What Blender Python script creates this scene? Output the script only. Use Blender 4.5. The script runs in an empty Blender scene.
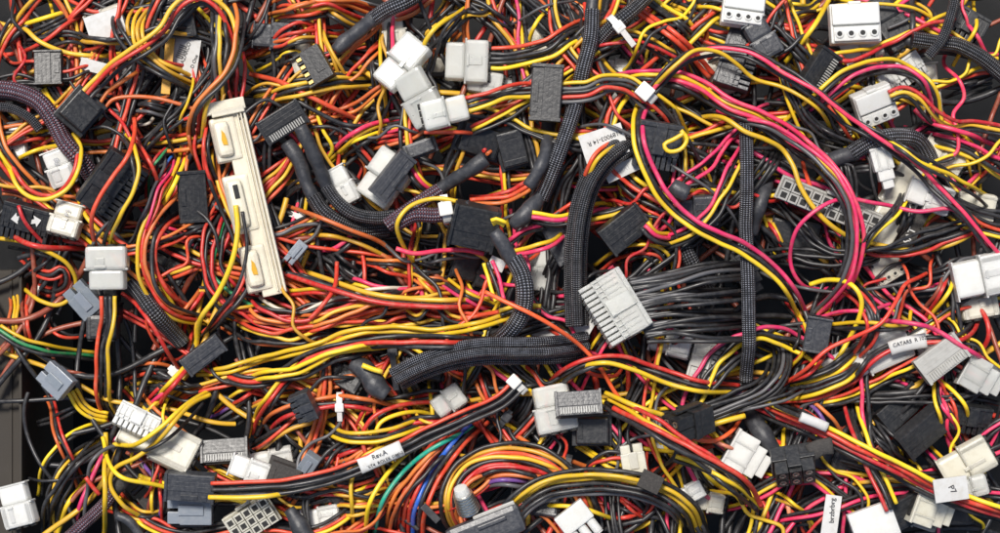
import bpy, bmesh, math, random
import numpy as np
from mathutils import Matrix, Vector
random.seed(11); rng = np.random.default_rng(11)
S = 0.0005                      # one unit of the plan = half a millimetre
RSC = .755                       # wire gauge
PX, PY = 80, 80                 # margin of the height field
GW, GH = 1000 + 2*PX, 533 + 2*PY
Z = np.zeros((GH, GW), np.float32)
ID = np.full((GH, GW), -1, np.int32)
RECS = []
scn = bpy.context.scene
C = bpy.data.collections.new("pile"); scn.collection.children.link(C)

# ------------------------------------------------------------------ materials
def nt(name):
    m = bpy.data.materials.new(name); m.use_nodes = True
    n = m.node_tree.nodes; l = m.node_tree.links
    return m, n, l, n['Principled BSDF']
def mixrgb(n, l, fac, a, b, mode='MIX'):
    x = n.new('ShaderNodeMix'); x.data_type = 'RGBA'; x.blend_type = mode
    for s, v in ((0, fac), (6, a), (7, b)):
        if hasattr(v, 'is_linked') or hasattr(v, 'links'): l.new(v, x.inputs[s])
        else: x.inputs[s].default_value = v if s == 0 else (*v, 1) if len(v) == 3 else v
    return x.outputs[2]
def math_(n, l, op, a, b=None, c=None):
    x = n.new('ShaderNodeMath'); x.operation = op
    for i, v in enumerate((a, b, c)):
        if v is None: continue
        if hasattr(v, 'links'): l.new(v, x.inputs[i])
        else: x.inputs[i].default_value = v
    return x.outputs[0]
def noise(n, l, scale, detail=3, rough=.6):
    t = n.new('ShaderNodeTexCoord'); x = n.new('ShaderNodeTexNoise')
    l.new(t.outputs['Object'], x.inputs['Vector'])
    x.inputs['Scale'].default_value = scale; x.inputs['Detail'].default_value = detail; x.inputs['Roughness'].default_value = rough
    return x.outputs['Fac']
def ramp(n, l, f, stops):
    r = n.new('ShaderNodeValToRGB'); l.new(f, r.inputs[0])
    e = r.color_ramp.elements
    while len(e) < len(stops): e.new(.5)
    for i, (p, c) in enumerate(stops): e[i].position = p; e[i].color = (c, c, c, 1) if not isinstance(c, tuple) else (*c, 1)
    return r.outputs[0]
def plastic(name, col, rough=.4, vary=.18, dust=.12, dustcol=(.30,.28,.25), bump=.15, sss=0, scale=500, spec=.5, trans=0, coat=0, sssr=(1,1,1)):
    m, n, l, b = nt(name)
    oi = n.new('ShaderNodeObjectInfo')
    f = math_(n, l, 'MULTIPLY_ADD', oi.outputs['Random'], 2*vary, 1 - vary)
    hs = n.new('ShaderNodeHueSaturation'); hs.inputs['Color'].default_value = (*col, 1)
    l.new(f, hs.inputs['Value'])
    h = math_(n, l, 'MULTIPLY_ADD', oi.outputs['Random'], .016, .492); l.new(h, hs.inputs['Hue'])
    nz = noise(n, l, scale)
    d = ramp(n, l, nz, [(.45, 0.0), (.75, dust)])
    c = mixrgb(n, l, d, hs.outputs[0], dustcol)
    nz2 = noise(n, l, scale*.12, 2)
    c = mixrgb(n, l, ramp(n, l, nz2, [(.35, .0), (.7, .22)]), c, (col[0]*.55, col[1]*.5, col[2]*.5))
    l.new(c, b.inputs['Base Color'])
    l.new(math_(n, l, 'MULTIPLY_ADD', nz, .30, rough - .12), b.inputs['Roughness'])
    b.inputs['Specular IOR Level'].default_value = spec
    if sss:
        b.inputs['Subsurface Weight'].default_value = sss; b.inputs['Subsurface Radius'].default_value = sssr; b.inputs['Subsurface Scale'].default_value = .006
    if trans: b.inputs['Transmission Weight'].default_value = trans
    if coat: b.inputs['Coat Weight'].default_value = coat
    if bump:
        bp = n.new('ShaderNodeBump'); bp.inputs['Strength'].default_value = bump; bp.inputs['Distance'].default_value = .0004
        l.new(nz, bp.inputs['Height']); l.new(bp.outputs[0], b.inputs['Normal'])
    return m
WC = dict(Y=(.83,.55,.018), G=(.74,.42,.03), R=(.62,.042,.026), P=(.78,.038,.14), O=(.66,.16,.035), S=(.85,.08,.03), M=(.74,.27,.15),
          K=(.022,.022,.024), A=(.10,.10,.105), W=(.60,.54,.45), B=(.02,.13,.50), N=(.02,.25,.09), C=(.01,.40,.28), V=(.17,.07,.30), T=(.28,.06,.035))
WN = dict(Y='yellow', G='amber', R='red', P='pink', O='orange', S='scarlet', M='salmon', K='black', A='grey', W='off-white', B='blue', N='green', C='teal', V='purple', T='brown')
MAT = {k: plastic('wire_' + WN[k], c, rough=.38 if k in 'KA' else .38, vary=.20, dust=.16 if k in 'KA' else .34, dustcol=(.24,.23,.22) if k in 'KA' else (.40,.28,.17), bump=.2, scale=330, spec=.55) for k, c in WC.items()}
MAT['nylon'] = plastic('nylon_clear', (.88,.90,.84), .30, .05, .16, (.55,.50,.36), .35, .5, 200, trans=.49)
MAT['white'] = plastic('nylon_white', (.78,.79,.75), .36, .06, .18, (.50,.45,.33), .25, .5, 260, trans=.12)
MAT['cream'] = plastic('nylon_cream', (.72,.69,.57), .36, .08, .25, (.40,.34,.20), .3, .5, 260, trans=.15)
MAT['black'] = plastic('plug_black', (.018,.019,.021), .38, .2, .16, (.15,.145,.14), .4, 0, 500)
MAT['slate'] = plastic('plug_slate', (.038,.041,.048), .36, .15, .22, (.20,.20,.20), .5, 0, 500)
MAT['gray'] = plastic('plug_grey', (.42,.42,.39), .48, .1, .35, (.14,.13,.11), .4, 0, 300)
MAT['blue'] = plastic('plug_smoky', (.26,.30,.345), .32, .1, .3, (.42,.43,.43), .4, .2, 300, trans=.25)
MAT['shrink'] = plastic('heat_shrink', (.032,.034,.040), .46, .15, .3, (.15,.15,.155), .9, 0, 260)
MAT['tape'] = plastic('cloth_tape', (.035,.032,.03), .8, .2, .4, (.12,.11,.10), .9, 0, 900)
MAT['tie'] = plastic('tie_white', (.78,.77,.72), .35, .05, .15, (.5,.45,.35), .2, .3, 400)
MAT['tieblack'] = plastic('tie_black', (.03,.03,.033), .35, .1, .2, (.15,.15,.15), .2, 0, 400)
MAT['paper'] = plastic('paper', (.58,.585,.57), .65, .08, .35, (.36,.32,.25), .25, 0, 300)
MAT['ink'] = plastic('ink', (.03,.03,.035), .6, 0, 0, bump=0)
MAT['inkpale'] = plastic('ink_pale', (.35,.36,.38), .6, 0, 0, bump=0)
MAT['hole'] = plastic('socket_shade', (.012,.012,.012), .7, 0, .1, bump=0)  # near-black fill, paints the shade inside sockets, slots and mouths
MAT['amberplastic'] = plastic('amber_plastic', (.72,.38,.02), .35, 0, .1, bump=0, sss=.2)
MAT['rail'] = plastic('rail_cream', (.80,.74,.58), .38, .04, .22, (.40,.33,.18), .3, .45, 200)
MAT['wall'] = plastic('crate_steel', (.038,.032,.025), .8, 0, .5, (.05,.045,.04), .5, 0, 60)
MAT['floor'] = plastic('crate_floor', (.006,.006,.006), .8, 0, .5, (.01,.01,.01), .3, 0, 60)  # near-black colour carries the shade of the deep gaps
def metal(name, col, rough):
    m, n, l, b = nt(name); nz = noise(n, l, 500)
    b.inputs['Metallic'].default_value = 1
    l.new(mixrgb(n, l, ramp(n, l, nz, [(.4, 0.), (.7, .5)]), col, tuple(c*.5 for c in col)), b.inputs['Base Color'])
    l.new(math_(n, l, 'MULTIPLY_ADD', nz, .4, rough - .2), b.inputs['Roughness']); return m
MAT['steel'] = metal('steel', (.80,.78,.73), .38); MAT['brass'] = metal('gold_pin', (.85,.60,.22), .3); MAT['copper'] = metal('copper', (.8,.42,.28), .35)
def braid(name, base, pale_glint, under, pitch=2.0, nv=16, amt=1.0):
    m, n, l, b = nt(name)
    uv = n.new('ShaderNodeUVMap'); sp = n.new('ShaderNodeSeparateXYZ'); l.new(uv.outputs[0], sp.inputs[0])
    u = math_(n, l, 'MULTIPLY', sp.outputs[0], 2*math.pi/pitch/2); v = math_(n, l, 'MULTIPLY', sp.outputs[1], 2*math.pi*nv/2)
    a = math_(n, l, 'SINE', math_(n, l, 'ADD', u, v)); c = math_(n, l, 'SINE', math_(n, l, 'SUBTRACT', u, v))
    pr = math_(n, l, 'MULTIPLY', a, c)                      # checker of threads passing over and under
    nz = noise(n, l, 260, 3)
    k = ramp(n, l, pr, [(.30, 0.0), (.62, 1.0)])
    k2 = math_(n, l, 'MULTIPLY', k, ramp(n, l, nz, [(.34, .25*amt), (.62, amt)]))
    gap = ramp(n, l, math_(n, l, 'MULTIPLY', pr, -1.0), [(.62, 0.0), (.85, 1.0)])
    c0 = mixrgb(n, l, gap, base, under)
    l.new(mixrgb(n, l, k2, c0, pale_glint), b.inputs['Base Color'])  # paler threads, with the glints of the weave painted into their colour
    b.inputs['Roughness'].default_value = .38; b.inputs['Specular IOR Level'].default_value = .6
    bp = n.new('ShaderNodeBump'); bp.inputs['Strength'].default_value = .8; bp.inputs['Distance'].default_value = .0006
    l.new(pr, bp.inputs['Height']); l.new(bp.outputs[0], b.inputs['Normal']); return m
MAT['braid'] = braid('braid_black', (.018,.018,.021), (.36,.38,.44), (.006,.006,.006))
MAT['braid2'] = braid('braid_dark', (.016,.016,.018), (.20,.205,.23), (.006,.006,.006))
MAT['braidv'] = braid('braid_violet', (.03,.025,.035), (.38,.30,.38), (.28,.05,.06), 2.5, 13, .9)

# ------------------------------------------------------------------ geometry records
def spline(pts, ds=3.0, sm=1.5):
    P = np.array(pts, float)
    if len(P) == 2: P = np.array([P[0], (P[0]+P[1])/2 + rng.normal(0, 1, 2), P[1]])
    Q = np.vstack([2*P[0]-P[1], P, 2*P[-1]-P[-2]]); out = []
    for i in range(1, len(Q)-2):
        p0, p1, p2, p3 = Q[i-1], Q[i], Q[i+1], Q[i+2]
        t0 = 0; t1 = t0 + max(np.linalg.norm(p1-p0), 1e-3)**.5; t2 = t1 + max(np.linalg.norm(p2-p1), 1e-3)**.5; t3 = t2 + max(np.linalg.norm(p3-p2), 1e-3)**.5
        t = np.linspace(t1, t2, 24, endpoint=False)[:, None]
        A1 = (t1-t)/(t1-t0)*p0+(t-t0)/(t1-t0)*p1; A2 = (t2-t)/(t2-t1)*p1+(t-t1)/(t2-t1)*p2; A3 = (t3-t)/(t3-t2)*p2+(t-t2)/(t3-t2)*p3
        B1 = (t2-t)/(t2-t0)*A1+(t-t0)/(t2-t0)*A2; B2 = (t3-t)/(t3-t1)*A2+(t-t1)/(t3-t1)*A3
        out.append((t2-t)/(t2-t1)*B1+(t-t1)/(t2-t1)*B2)
    D = np.vstack(out + [P[-1:]])
    s = np.concatenate([[0], np.cumsum(np.linalg.norm(np.diff(D, axis=0), axis=1))])
    n = max(4, int(s[-1]/ds)); q = np.linspace(0, s[-1], n)
    R = np.stack([np.interp(q, s, D[:, 0]), np.interp(q, s, D[:, 1])], 1)
    return R
def perp(P):
    t = np.gradient(P, axis=0); t /= np.maximum(np.linalg.norm(t, axis=1, keepdims=True), 1e-6)
    return np.stack([-t[:, 1], t[:, 0]], 1), t
def samp(F, P):
    x = np.clip((P[:, 0]+PX).round().astype(int), 0, GW-1); y = np.clip((P[:, 1]+PY).round().astype(int), 0, GH-1)
    return F[y, x]
def gsm(a, sig=1.6):
    k = np.arange(-6, 7); w = np.exp(-k**2/(2*sig*sig)); w /= w.sum()
    return np.convolve(np.pad(a, 6, mode='edge'), w, 'valid')
def drape(P, r, c=.010, rz=None):
    n, _ = perp(P); rz = rz or r
    req = np.full(len(P), -1e9)
    for o in (-.85, -.45, 0, .45, .85):
        req = np.maximum(req, samp(Z, P + n*o*r) + rz*math.sqrt(1-o*o))
    s = np.concatenate([[0], np.cumsum(np.linalg.norm(np.diff(P, axis=0), axis=1))])
    E = (req[None, :] - c*(s[:, None]-s[None, :])**2).max(1)
    return gsm(E, 2.0), s
def stamp(P, z, r, rid, rz=None):
    rz = rz or r
    Pd = np.repeat(P, 2, axis=0)[:-1].copy(); Pd[1::2] = (P[:-1]+P[1:])/2; zd = np.repeat(z, 2)[:-1].copy(); zd[1::2] = (z[:-1]+z[1:])/2
    R = int(math.ceil(r)); g = np.arange(-R, R+1); gx, gy = np.meshgrid(g, g); d2 = (gx**2+gy**2).ravel(); ok = d2 < r*r
    gx = gx.ravel()[ok]; gy = gy.ravel()[ok]; h = rz*np.sqrt(1-d2[ok]/(r*r))
    x = (Pd[:, 0]+PX).round().astype(int)[:, None]+gx; y = (Pd[:, 1]+PY).round().astype(int)[:, None]+gy; v = zd[:, None]+h
    m = (x >= 0)&(x < GW)&(y >= 0)&(y < GH); x, y, v = x[m], y[m], v[m]
    o = np.argsort(v); x, y, v = x[o], y[o], v[o]; k = v > Z[y, x]; x, y, v = x[k], y[k], v[k]
    Z[y, x] = v; ID[y, x] = rid
def smooth01(t): t = np.clip(t, 0, 1); return t*t*(3-2*t)
def tube(P, z, r, mat, name='wire', sides=8, flat=1.0, lobes=0, label=None):
    """tube part: r scalar or per-sample; flat = height/width"""
    return dict(t='tube', P=P, z=z, r=np.broadcast_to(np.asarray(r, float), (len(P),)).copy(), mat=mat, name=name, sides=sides, flat=flat, lobes=lobes, label=label, subs=[])
def tube_mesh(p, org):
    P, z, r = p['P'], p['z'], p['r']; N = len(P); M = p['sides']
    X = np.stack([P[:, 0]*S, -P[:, 1]*S, z*S], 1) - org
    t = np.gradient(X, axis=0); t /= np.maximum(np.linalg.norm(t, axis=1, keepdims=True), 1e-9)
    sd = np.cross(t, np.array([0, 0, 1.])); sd /= np.maximum(np.linalg.norm(sd, axis=1, keepdims=True), 1e-9)
    up = np.cross(sd, t); th = np.linspace(0, 2*math.pi, M, endpoint=False)
    rr = np.ones(M)
    if p['lobes']: rr = 1 - .10*np.abs(np.sin(th*0)) ; rr = 1 + .16*np.cos(np.arccos(np.clip(np.cos(th), -1, 1))*p['lobes']*2)*np.abs(np.sin(th))
    V = X[:, None, :] + (r*S)[:, None, None]*(np.cos(th)[None, :, None]*sd[:, None, :] + p['flat']*(np.sin(th)*rr)[None, :, None]*up[:, None, :])
    V = V.reshape(-1, 3)
    i = np.arange(N-1)[:, None]; j = np.arange(M)[None, :]; j2 = (j+1) % M
    F = np.stack([i*M+j, i*M+j2, (i+1)*M+j2, (i+1)*M+j], -1).reshape(-1, 4)
    nf = len(F); cap = np.concatenate([np.arange(M)[::-1], (N-1)*M+np.arange(M)])
    loops = np.concatenate([F.ravel(), cap]); ls = np.concatenate([np.arange(nf)*4, [nf*4, nf*4+M]])
    me = bpy.data.meshes.new(p['name']); me.vertices.add(len(V)); me.vertices.foreach_set('co', V.ravel())
    me.loops.add(len(loops)); me.loops.foreach_set('vertex_index', loops.astype(np.int32))
    me.polygons.add(nf+2); me.polygons.foreach_set('loop_start', ls.astype(np.int32))
    sm = np.ones(nf+2, bool); sm[-2:] = False
    me.polygons.foreach_set('use_smooth', sm)
    if p['mat'].startswith('braid'):
        s = np.concatenate([[0], np.cumsum(np.linalg.norm(np.diff(P, axis=0), axis=1))])
        uvl = me.uv_layers.new(name='UVMap'); uu = np.zeros((nf, 4, 2))
        I = np.broadcast_to(i, (N-1, M)).reshape(-1); J = np.broadcast_to(j, (N-1, M)).reshape(-1)
        uu[:, 0] = np.stack([s[I], J/M], 1); uu[:, 1] = np.stack([s[I], (J+1)/M], 1); uu[:, 2] = np.stack([s[I+1], (J+1)/M], 1); uu[:, 3] = np.stack([s[I+1], J/M], 1)
        u = np.concatenate([uu.reshape(-1, 2), np.zeros((2*M, 2))]); uvl.data.foreach_set('uv', u.astype(np.float32).ravel())
    me.update(calc_edges=True); me.materials.append(MAT[p['mat']]); return me

class MB:
    """collects bevelled boxes, rings and prisms into one bmesh (plan units)"""
    def __init__(s): s.bm = bmesh.new()
    def box(s, cx, cy, cz, sx, sy, sz, bev=.6, rot=None, taper=None):
        M = Matrix.Translation((cx, cy, cz))
        if rot: M = M @ Matrix.Rotation(rot[1], 4, rot[0])
        r = bmesh.ops.create_cube(s.bm, size=1, matrix=M @ Matrix.Diagonal((sx, sy, sz, 1)))
        if taper:
            for v in r['verts']:
                if v.co.z > cz: v.co.x = cx+(v.co.x-cx)*taper[0]; v.co.y = cy+(v.co.y-cy)*taper[1]
        if bev:
            e = {e for v in r['verts'] for e in v.link_edges}
            bmesh.ops.bevel(s.bm, geom=list(e), offset=min(bev, sx*.3, sy*.3, sz*.3), segments=2, affect='EDGES', profile=.6)
        return s
    def cyl(s, x, y, z, r, h, axis='Z', seg=16, r2=None):
        M = Matrix.Translation((x, y, z))
        if axis == 'X': M = M @ Matrix.Rotation(math.pi/2, 4, 'Y')
        if axis == 'Y': M = M @ Matrix.Rotation(math.pi/2, 4, 'X')
        bmesh.ops.create_cone(s.bm, cap_ends=True, segments=seg, radius1=r, radius2=r if r2 is None else r2, depth=h, matrix=M); return s
    def ring(s, x, y, z, ro, ri, h, axis='Z', seg=16):
        M = Matrix.Translation((x, y, z))
        if axis == 'X': M = M @ Matrix.Rotation(math.pi/2, 4, 'Y')
        if axis == 'Y': M = M @ Matrix.Rotation(math.pi/2, 4, 'X')
        L = []
        for rr, zz in ((ro, -h/2), (ro, h/2), (ri, h/2), (ri, -h/2)):
            L.append([s.bm.verts.new(M @ Vector((rr*math.cos(a), rr*math.sin(a), zz))) for a in (2*math.pi*k/seg for k in range(seg))])
        for a, b in ((0, 1), (1, 2), (2, 3), (3, 0)):
            for k in range(seg): s.bm.faces.new((L[a][k], L[a][(k+1) % seg], L[b][(k+1) % seg], L[b][k]))
        return s
    def sqring(s, x, y, z, w, d, h, t):
        """open square chimney along Z"""
        s.box(x, y-d/2+t/2, z, w, t, h, 0); s.box(x, y+d/2-t/2, z, w, t, h, 0)
        s.box(x-w/2+t/2, y, z, t, d-2*t-.02, h-.02, 0); s.box(x+w/2-t/2, y, z, t, d-2*t-.02, h-.02, 0); return s
def txt(word, size, M):
    if word == 'ARROW':
        bm = bmesh.new(); vs = [bm.verts.new(M @ Vector((x*size, y*size, 0))) for x, y in ((-.6, -.2), (0, -.2), (0, -.55), (.6, 0), (0, .55), (0, .2), (-.6, .2))]; bm.faces.new(vs); return bm
    cu = bpy.data.curves.new('lettering', 'FONT'); cu.body = word; cu.size = size; cu.align_x = 'CENTER'; cu.align_y = 'CENTER'; cu.offset = size*.012; cu.resolution_u = 3
    o = bpy.data.objects.new('lettering', cu); scn.collection.objects.link(o)
    me = bpy.data.meshes.new_from_object(o.evaluated_get(bpy.context.evaluated_depsgraph_get()))
    bpy.data.objects.remove(o); bm = bmesh.new(); bm.from_mesh(me); bmesh.ops.transform(bm, matrix=M, verts=bm.verts); return bm

# ------------------------------------------------------------------ plugs: each returns list of (name, MB, material), first is the housing
def pk_shell(L, W, H, m):            # four pin shell lying flat: stepped block, raised rib, wire end +x, open end -x
    a = MB(); a.box(L*.22, 0, 0, L*.56, W, H, 3.4, taper=(.96, .92)); a.box(-L*.27, 0, -.6, L*.46, W*.88, H*.80, 3.0, taper=(.96, .88))
    if m != 'nylon':
        a.box(L*.23, W*.36, H*.46, L*.50, W*.10, 1.6, .6); a.box(L*.23, -W*.36, H*.46, L*.50, W*.10, 1.6, .6); a.box(-L*.49, 0, -.8, 1.6, W*.93, H*.86, .6)
    a.box(-L*.03, 0, -.6, 2.2, W*1.0, H*.90, .8)
    o = rng.uniform(-.16, .16)*W; w_ = rng.uniform(.10, .26)*W; b = MB(); b.box(L*rng.uniform(.1, .2), o, H*.5+.2, L*rng.uniform(.2, .44), w_, 1.3, .6); b.box(L*.02, o, H*.5+.6, 2.4, w_*1.3, 1.8, .5)
    r = [('housing', a, m), ('latch', b, m)]
    for k in range(4):
        q = MB(); q.cyl(L*.51, (k-1.5)*W*.23, 0, min(W*.10, H*.4), 2.4, 'X', 12); r.append(('socket', q, 'hole'))
    return r
def pk_face(L, W, H, m, n=4, side=-1):        # block with its round sockets facing up
    a = MB(); a.box(0, 0, -H*.1, L, W, H*.8, 1.6); a.box(0, W*.20, H*.32, L*.94, W*.50, H*.4, 1.2)
    a.box(0, -W*.28*1, H*.30, L*.90, W*.36, H*.34, 1.0)
    a.box(0, W*.5, 0, L*.25, 3, H*.8, .8)
    r = [('housing', a, m)]
    for k in range(n):
        x = (k-(n-1)/2)*L/n*.92; q = MB(); q.ring(x, -W*.28, H*.49, L*.085, L*.052, 2.2); r.append(('socket_rim', q, m))
        q = MB(); q.cyl(x, -W*.28, H*.475, L*.053, 1.2, 'Z', 14); r.append(('socket', q, 'hole'))
    return r
def pk_drive(L, W, H, m):            # flat black drive power plug, 15 contacts; ribs along L
    a = MB(); a.box(0, 0, 0, L, W, H, .9); a.box(0, W*.18, H*.5, L*.97, W*.60, 1.8, .5)
    for k in range(3): a.box(0, W*(.36-.15*k), H*.5+.85, L*.92, .9, .5, .15)
    a.box(L*.30, -W*.36, H*.5, L*.10, W*.2, 1.6, .3)
    a.box(-L*.47, 0, H*.3, L*.06, W*1.05, H*.7, .4); a.box(L*.47, 0, H*.3, L*.06, W*1.05, H*.7, .4)
    b = MB(); b.box(0, -W*.49, H*.05, L*.80, 2.2, H*.34, 0); c = MB(); c.box(0, -W*.34, H*.5+.4, L*.34, W*.16, 1.4, .3)
    return [('housing', a, m), ('contact_slot', b, 'hole'), ('latch', c, m)]
def pk_drive_side(L, W, H, m):       # the same plug seen on its toothed slot
    r = pk_drive(L, W, H, m); q = MB()
    for k in range(15): q.box(-L*.38+k*L*.054, -W*.30, H*.5+1.0, L*.024, W*.26, 1.6, 0)
    r.append(('contact_row', q, 'gray')); return r
def pk_grid(nx, ny, cell, H, m, body=None, gold=False, flip=False):   # rows of square sockets, mating face +z
    body = body or m; a = MB(); X = nx*cell; Y = ny*cell
    a.box(0, 0, -H*.22, X+2.0, Y+2.0, H*.56, .8); a.box(0, 0, -H*.02, X+4, Y+3.4, H*.16, .6)
    for i in range(nx):
        for j in range(ny): a.sqring((i-(nx-1)/2)*cell, (j-(ny-1)/2)*cell, H*.28, cell*.92, cell*.92, H*.44, cell*.17)
    for i in range(nx): a.box((i-(nx-1)/2)*cell, -Y/2-1.2, -H*.2, cell*.35, 1.2, H*.45, .2)
    b = MB(); b.box(0, Y/2+3.0, 0, min(X*.34, 16), 2.0, H*.8, .5); b.box(0, Y/2+2.2, -H*.3, min(X*.34, 16), 3.0, 3, .4); b.box(0, Y/2+3.4, H*.36, min(X*.34, 16), 3.0, 2.2, .4)
    r = [('housing', a, body), ('latch', b, body)]; q = MB(); g = MB()
    for i in range(nx):
        for j in range(ny):
            q = MB(); x, y = (i-(nx-1)/2)*cell, (j-(ny-1)/2)*cell; q.box(x, y, H*.38, cell*.58, cell*.58, H*.2, 0); r.append(('socket', q, 'hole'))
            if gold: g = MB(); g.ring(x, y, H*.49, cell*.27, cell*.17, 1.6, 'Z', 12); r.append(('pin', g, 'steel')); r[0][1].sqring(x, y, H*.505, cell*.90, cell*.90, .8, cell*.10)  # pale steel rings added to give the socket rims their shine
    return r
def pk_floppy(L, W, H, m):           # small four contact plug, slots with gold contacts
    a = MB(); a.box(0, W*.12, 0, L, W*.76, H, .6); a.box(0, -W*.34, -H*.18, L, W*.3, H*.62, .5)
    for k in range(5): a.box((k-2)*L*.235, -W*.30, H*.08, L*.05, W*.36, H*.8, 0)
    a.box(0, W*.2, H*.5, L*.5, W*.3, 1.6, .4); r = [('housing', a, m)]
    for k in range(4): q = MB(); q.box((k-1.5)*L*.235, -W*.30, H*.30, L*.10, W*.30, 1.6, .3); r.append(('contact', q, 'brass'))
    return r
def pk_small(L, W, H, m):            # two pin plug with clip
    a = MB(); a.box(L*.12, 0, 0, L*.7, W, H, .9); a.box(-L*.34, W*.26, 0, L*.32, W*.40, H*.86, .6); a.box(-L*.34, -W*.26, 0, L*.32, W*.40, H*.86, .6)
    b = MB(); b.box(L*.02, 0, H*.5+1, L*.55, W*.34, 1.8, .4); return [('housing', a, m), ('latch', b, m)]
def pk_barrel(L, W, H, m):           # white plug with three round prongs forward
    a = MB(); a.box(L*.2, 0, 0, L*.6, W, H, 1); r = [('housing', a, m)]
    for k in range(3): q = MB(); q.cyl(-L*.25, (k-1)*W*.32, 0, W*.14, L*.55, 'X', 14); q.cyl(-L*.53, (k-1)*W*.32, 0, W*.14, 3, 'X', 14, W*.09); r.append(('prong', q, m))
    return r
def pk_rib(L, W, H, m):              # long plug on its side: fins in front, step, latch
    a = MB(); n = max(4, int(L/5.2)); a.box(0, W*.20, 0, L, W*.56, H, 1.0); a.box(0, W*.44, 1.4, L*.98, W*.10, H, .6); a.box(0, -W*.12, -.6, L*.985, W*.2, H*.93, .6)
    for k in range(n): a.box((k-(n-1)/2)*L/n, -W*.32, -.8, L/n*.74, W*.40, H*.84, .7); a.box((k-(n-1)/2)*L/n, W*.06, H*.5, L/n*.25, W*.5, 1.1, .2)
    a.box(0, -W*.30, -H*.3, L*.96, W*.36, H*.3, 0)
    b = MB(); b.box(0, W*.12, H*.5+1.6, min(L*.26, 16), W*.62, 1.8, .5); b.box(0, W*.40, H*.5+.8, min(L*.26, 16), 3, 3, .4); r = [('housing', a, m), ('latch', b, m)]
    return r
def pk_box(L, W, H, m):              # hooded block with skirt
    a = MB(); a.box(0, 0, H*.1, L*.84, W*.84, H, 1.2, taper=(.94, .94)); a.box(0, 0, -H*.3, L, W, H*.4, .8); a.box(L*.3, 0, H*.62, L*.12, W*.7, 1.4, .3)
    b = MB(); b.box(-L*.3, 0, H*.60, L*.12, W*.5, 1.6, .3); return [('housing', a, m), ('latch', b, m)]
def pk_fan(L, W, H, m):              # tapered plug with shoulder steps
    a = MB(); a.box(-L*.18, 0, 0, L*.5, W, H, 1.2); a.box(L*.15, 0, 0, L*.3, W*.78, H*.9, 1); a.box(L*.38, 0, -.5, L*.22, W*.55, H*.7, 1)
    a.box(-L*.18, W*.22, H*.5, L*.5, 2.2, 1.6, .4); a.box(-L*.18, -W*.22, H*.5, L*.5, 2.2, 1.6, .4); a.box(-L*.44, 0, 0, 3, W*1.05, H*1.05, .8)
    q = MB(); q.box(-L*.475, 0, 0, 1.4, W*.7, H*.5, 0); return [('housing', a, m), ('mouth', q, 'hole')]
PK = dict(shell=pk_shell, face=pk_face, drive=pk_drive, toothed=pk_drive_side, floppy=pk_floppy, small=pk_small, barrel=pk_barrel, rib=pk_rib, box=pk_box, fan=pk_fan)
def pk_rail(L, W, H, m):
    a = MB(); a.box(0, W*.20, -H*.2, L, W*.60, H*.5, 1.2); a.box(0, W*.44, 0, L*.99, 2.2, H*.6, .5); a.box(0, W*.35, .6, L*.97, 1.4, H*.6, .3); a.box(0, W*.27, .3, L*.97, 1.2, H*.5, .3)
    a.box(-L*.47, 0, H*.1, L*.06, W, H*.7, 1); a.box(-L*.44, W*.05, H*.3, L*.03, W*.8, H*.4, 1)
    r = [('housing', a, m)]
    for cx, l_ in ((-.31, .20), (.02, .27), (.35, .21)):
        q = MB(); q.box(L*cx, -W*.20, H*.15, L*l_, W*.46, H*1.1, 5.5, taper=(.84, .74)); q.box(L*cx, -W*.12, -H*.1, L*(l_+.035), W*.66, H*.62, 5, taper=(.92, .90)); r.append(('hump', q, m))
        s_ = MB()
        if cx == .02: s_.box(L*cx-12, -W*.20, H*.70, 14, 5.0, 1.6, .6); r.append(('slot', s_, 'hole'))
        else:
            vs = [s_.bm.verts.new((L*cx+x, -W*.20+y, z)) for z in (H*.66, H*.76) for x, y in ((-9, -1), (-5, 1.6), (1, 2.4), (7, 2.6), (6, -2.0), (1, -2.8), (-5, -1.4))]
            s_.bm.faces.new(vs[7:]); [s_.bm.faces.new((vs[k], vs[(k+1) % 7], vs[7+(k+1) % 7], vs[7+k])) for k in range(7)]; r.append(('slot', s_, 'amberplastic'))
    return r
PK['rail'] = pk_rail

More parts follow.
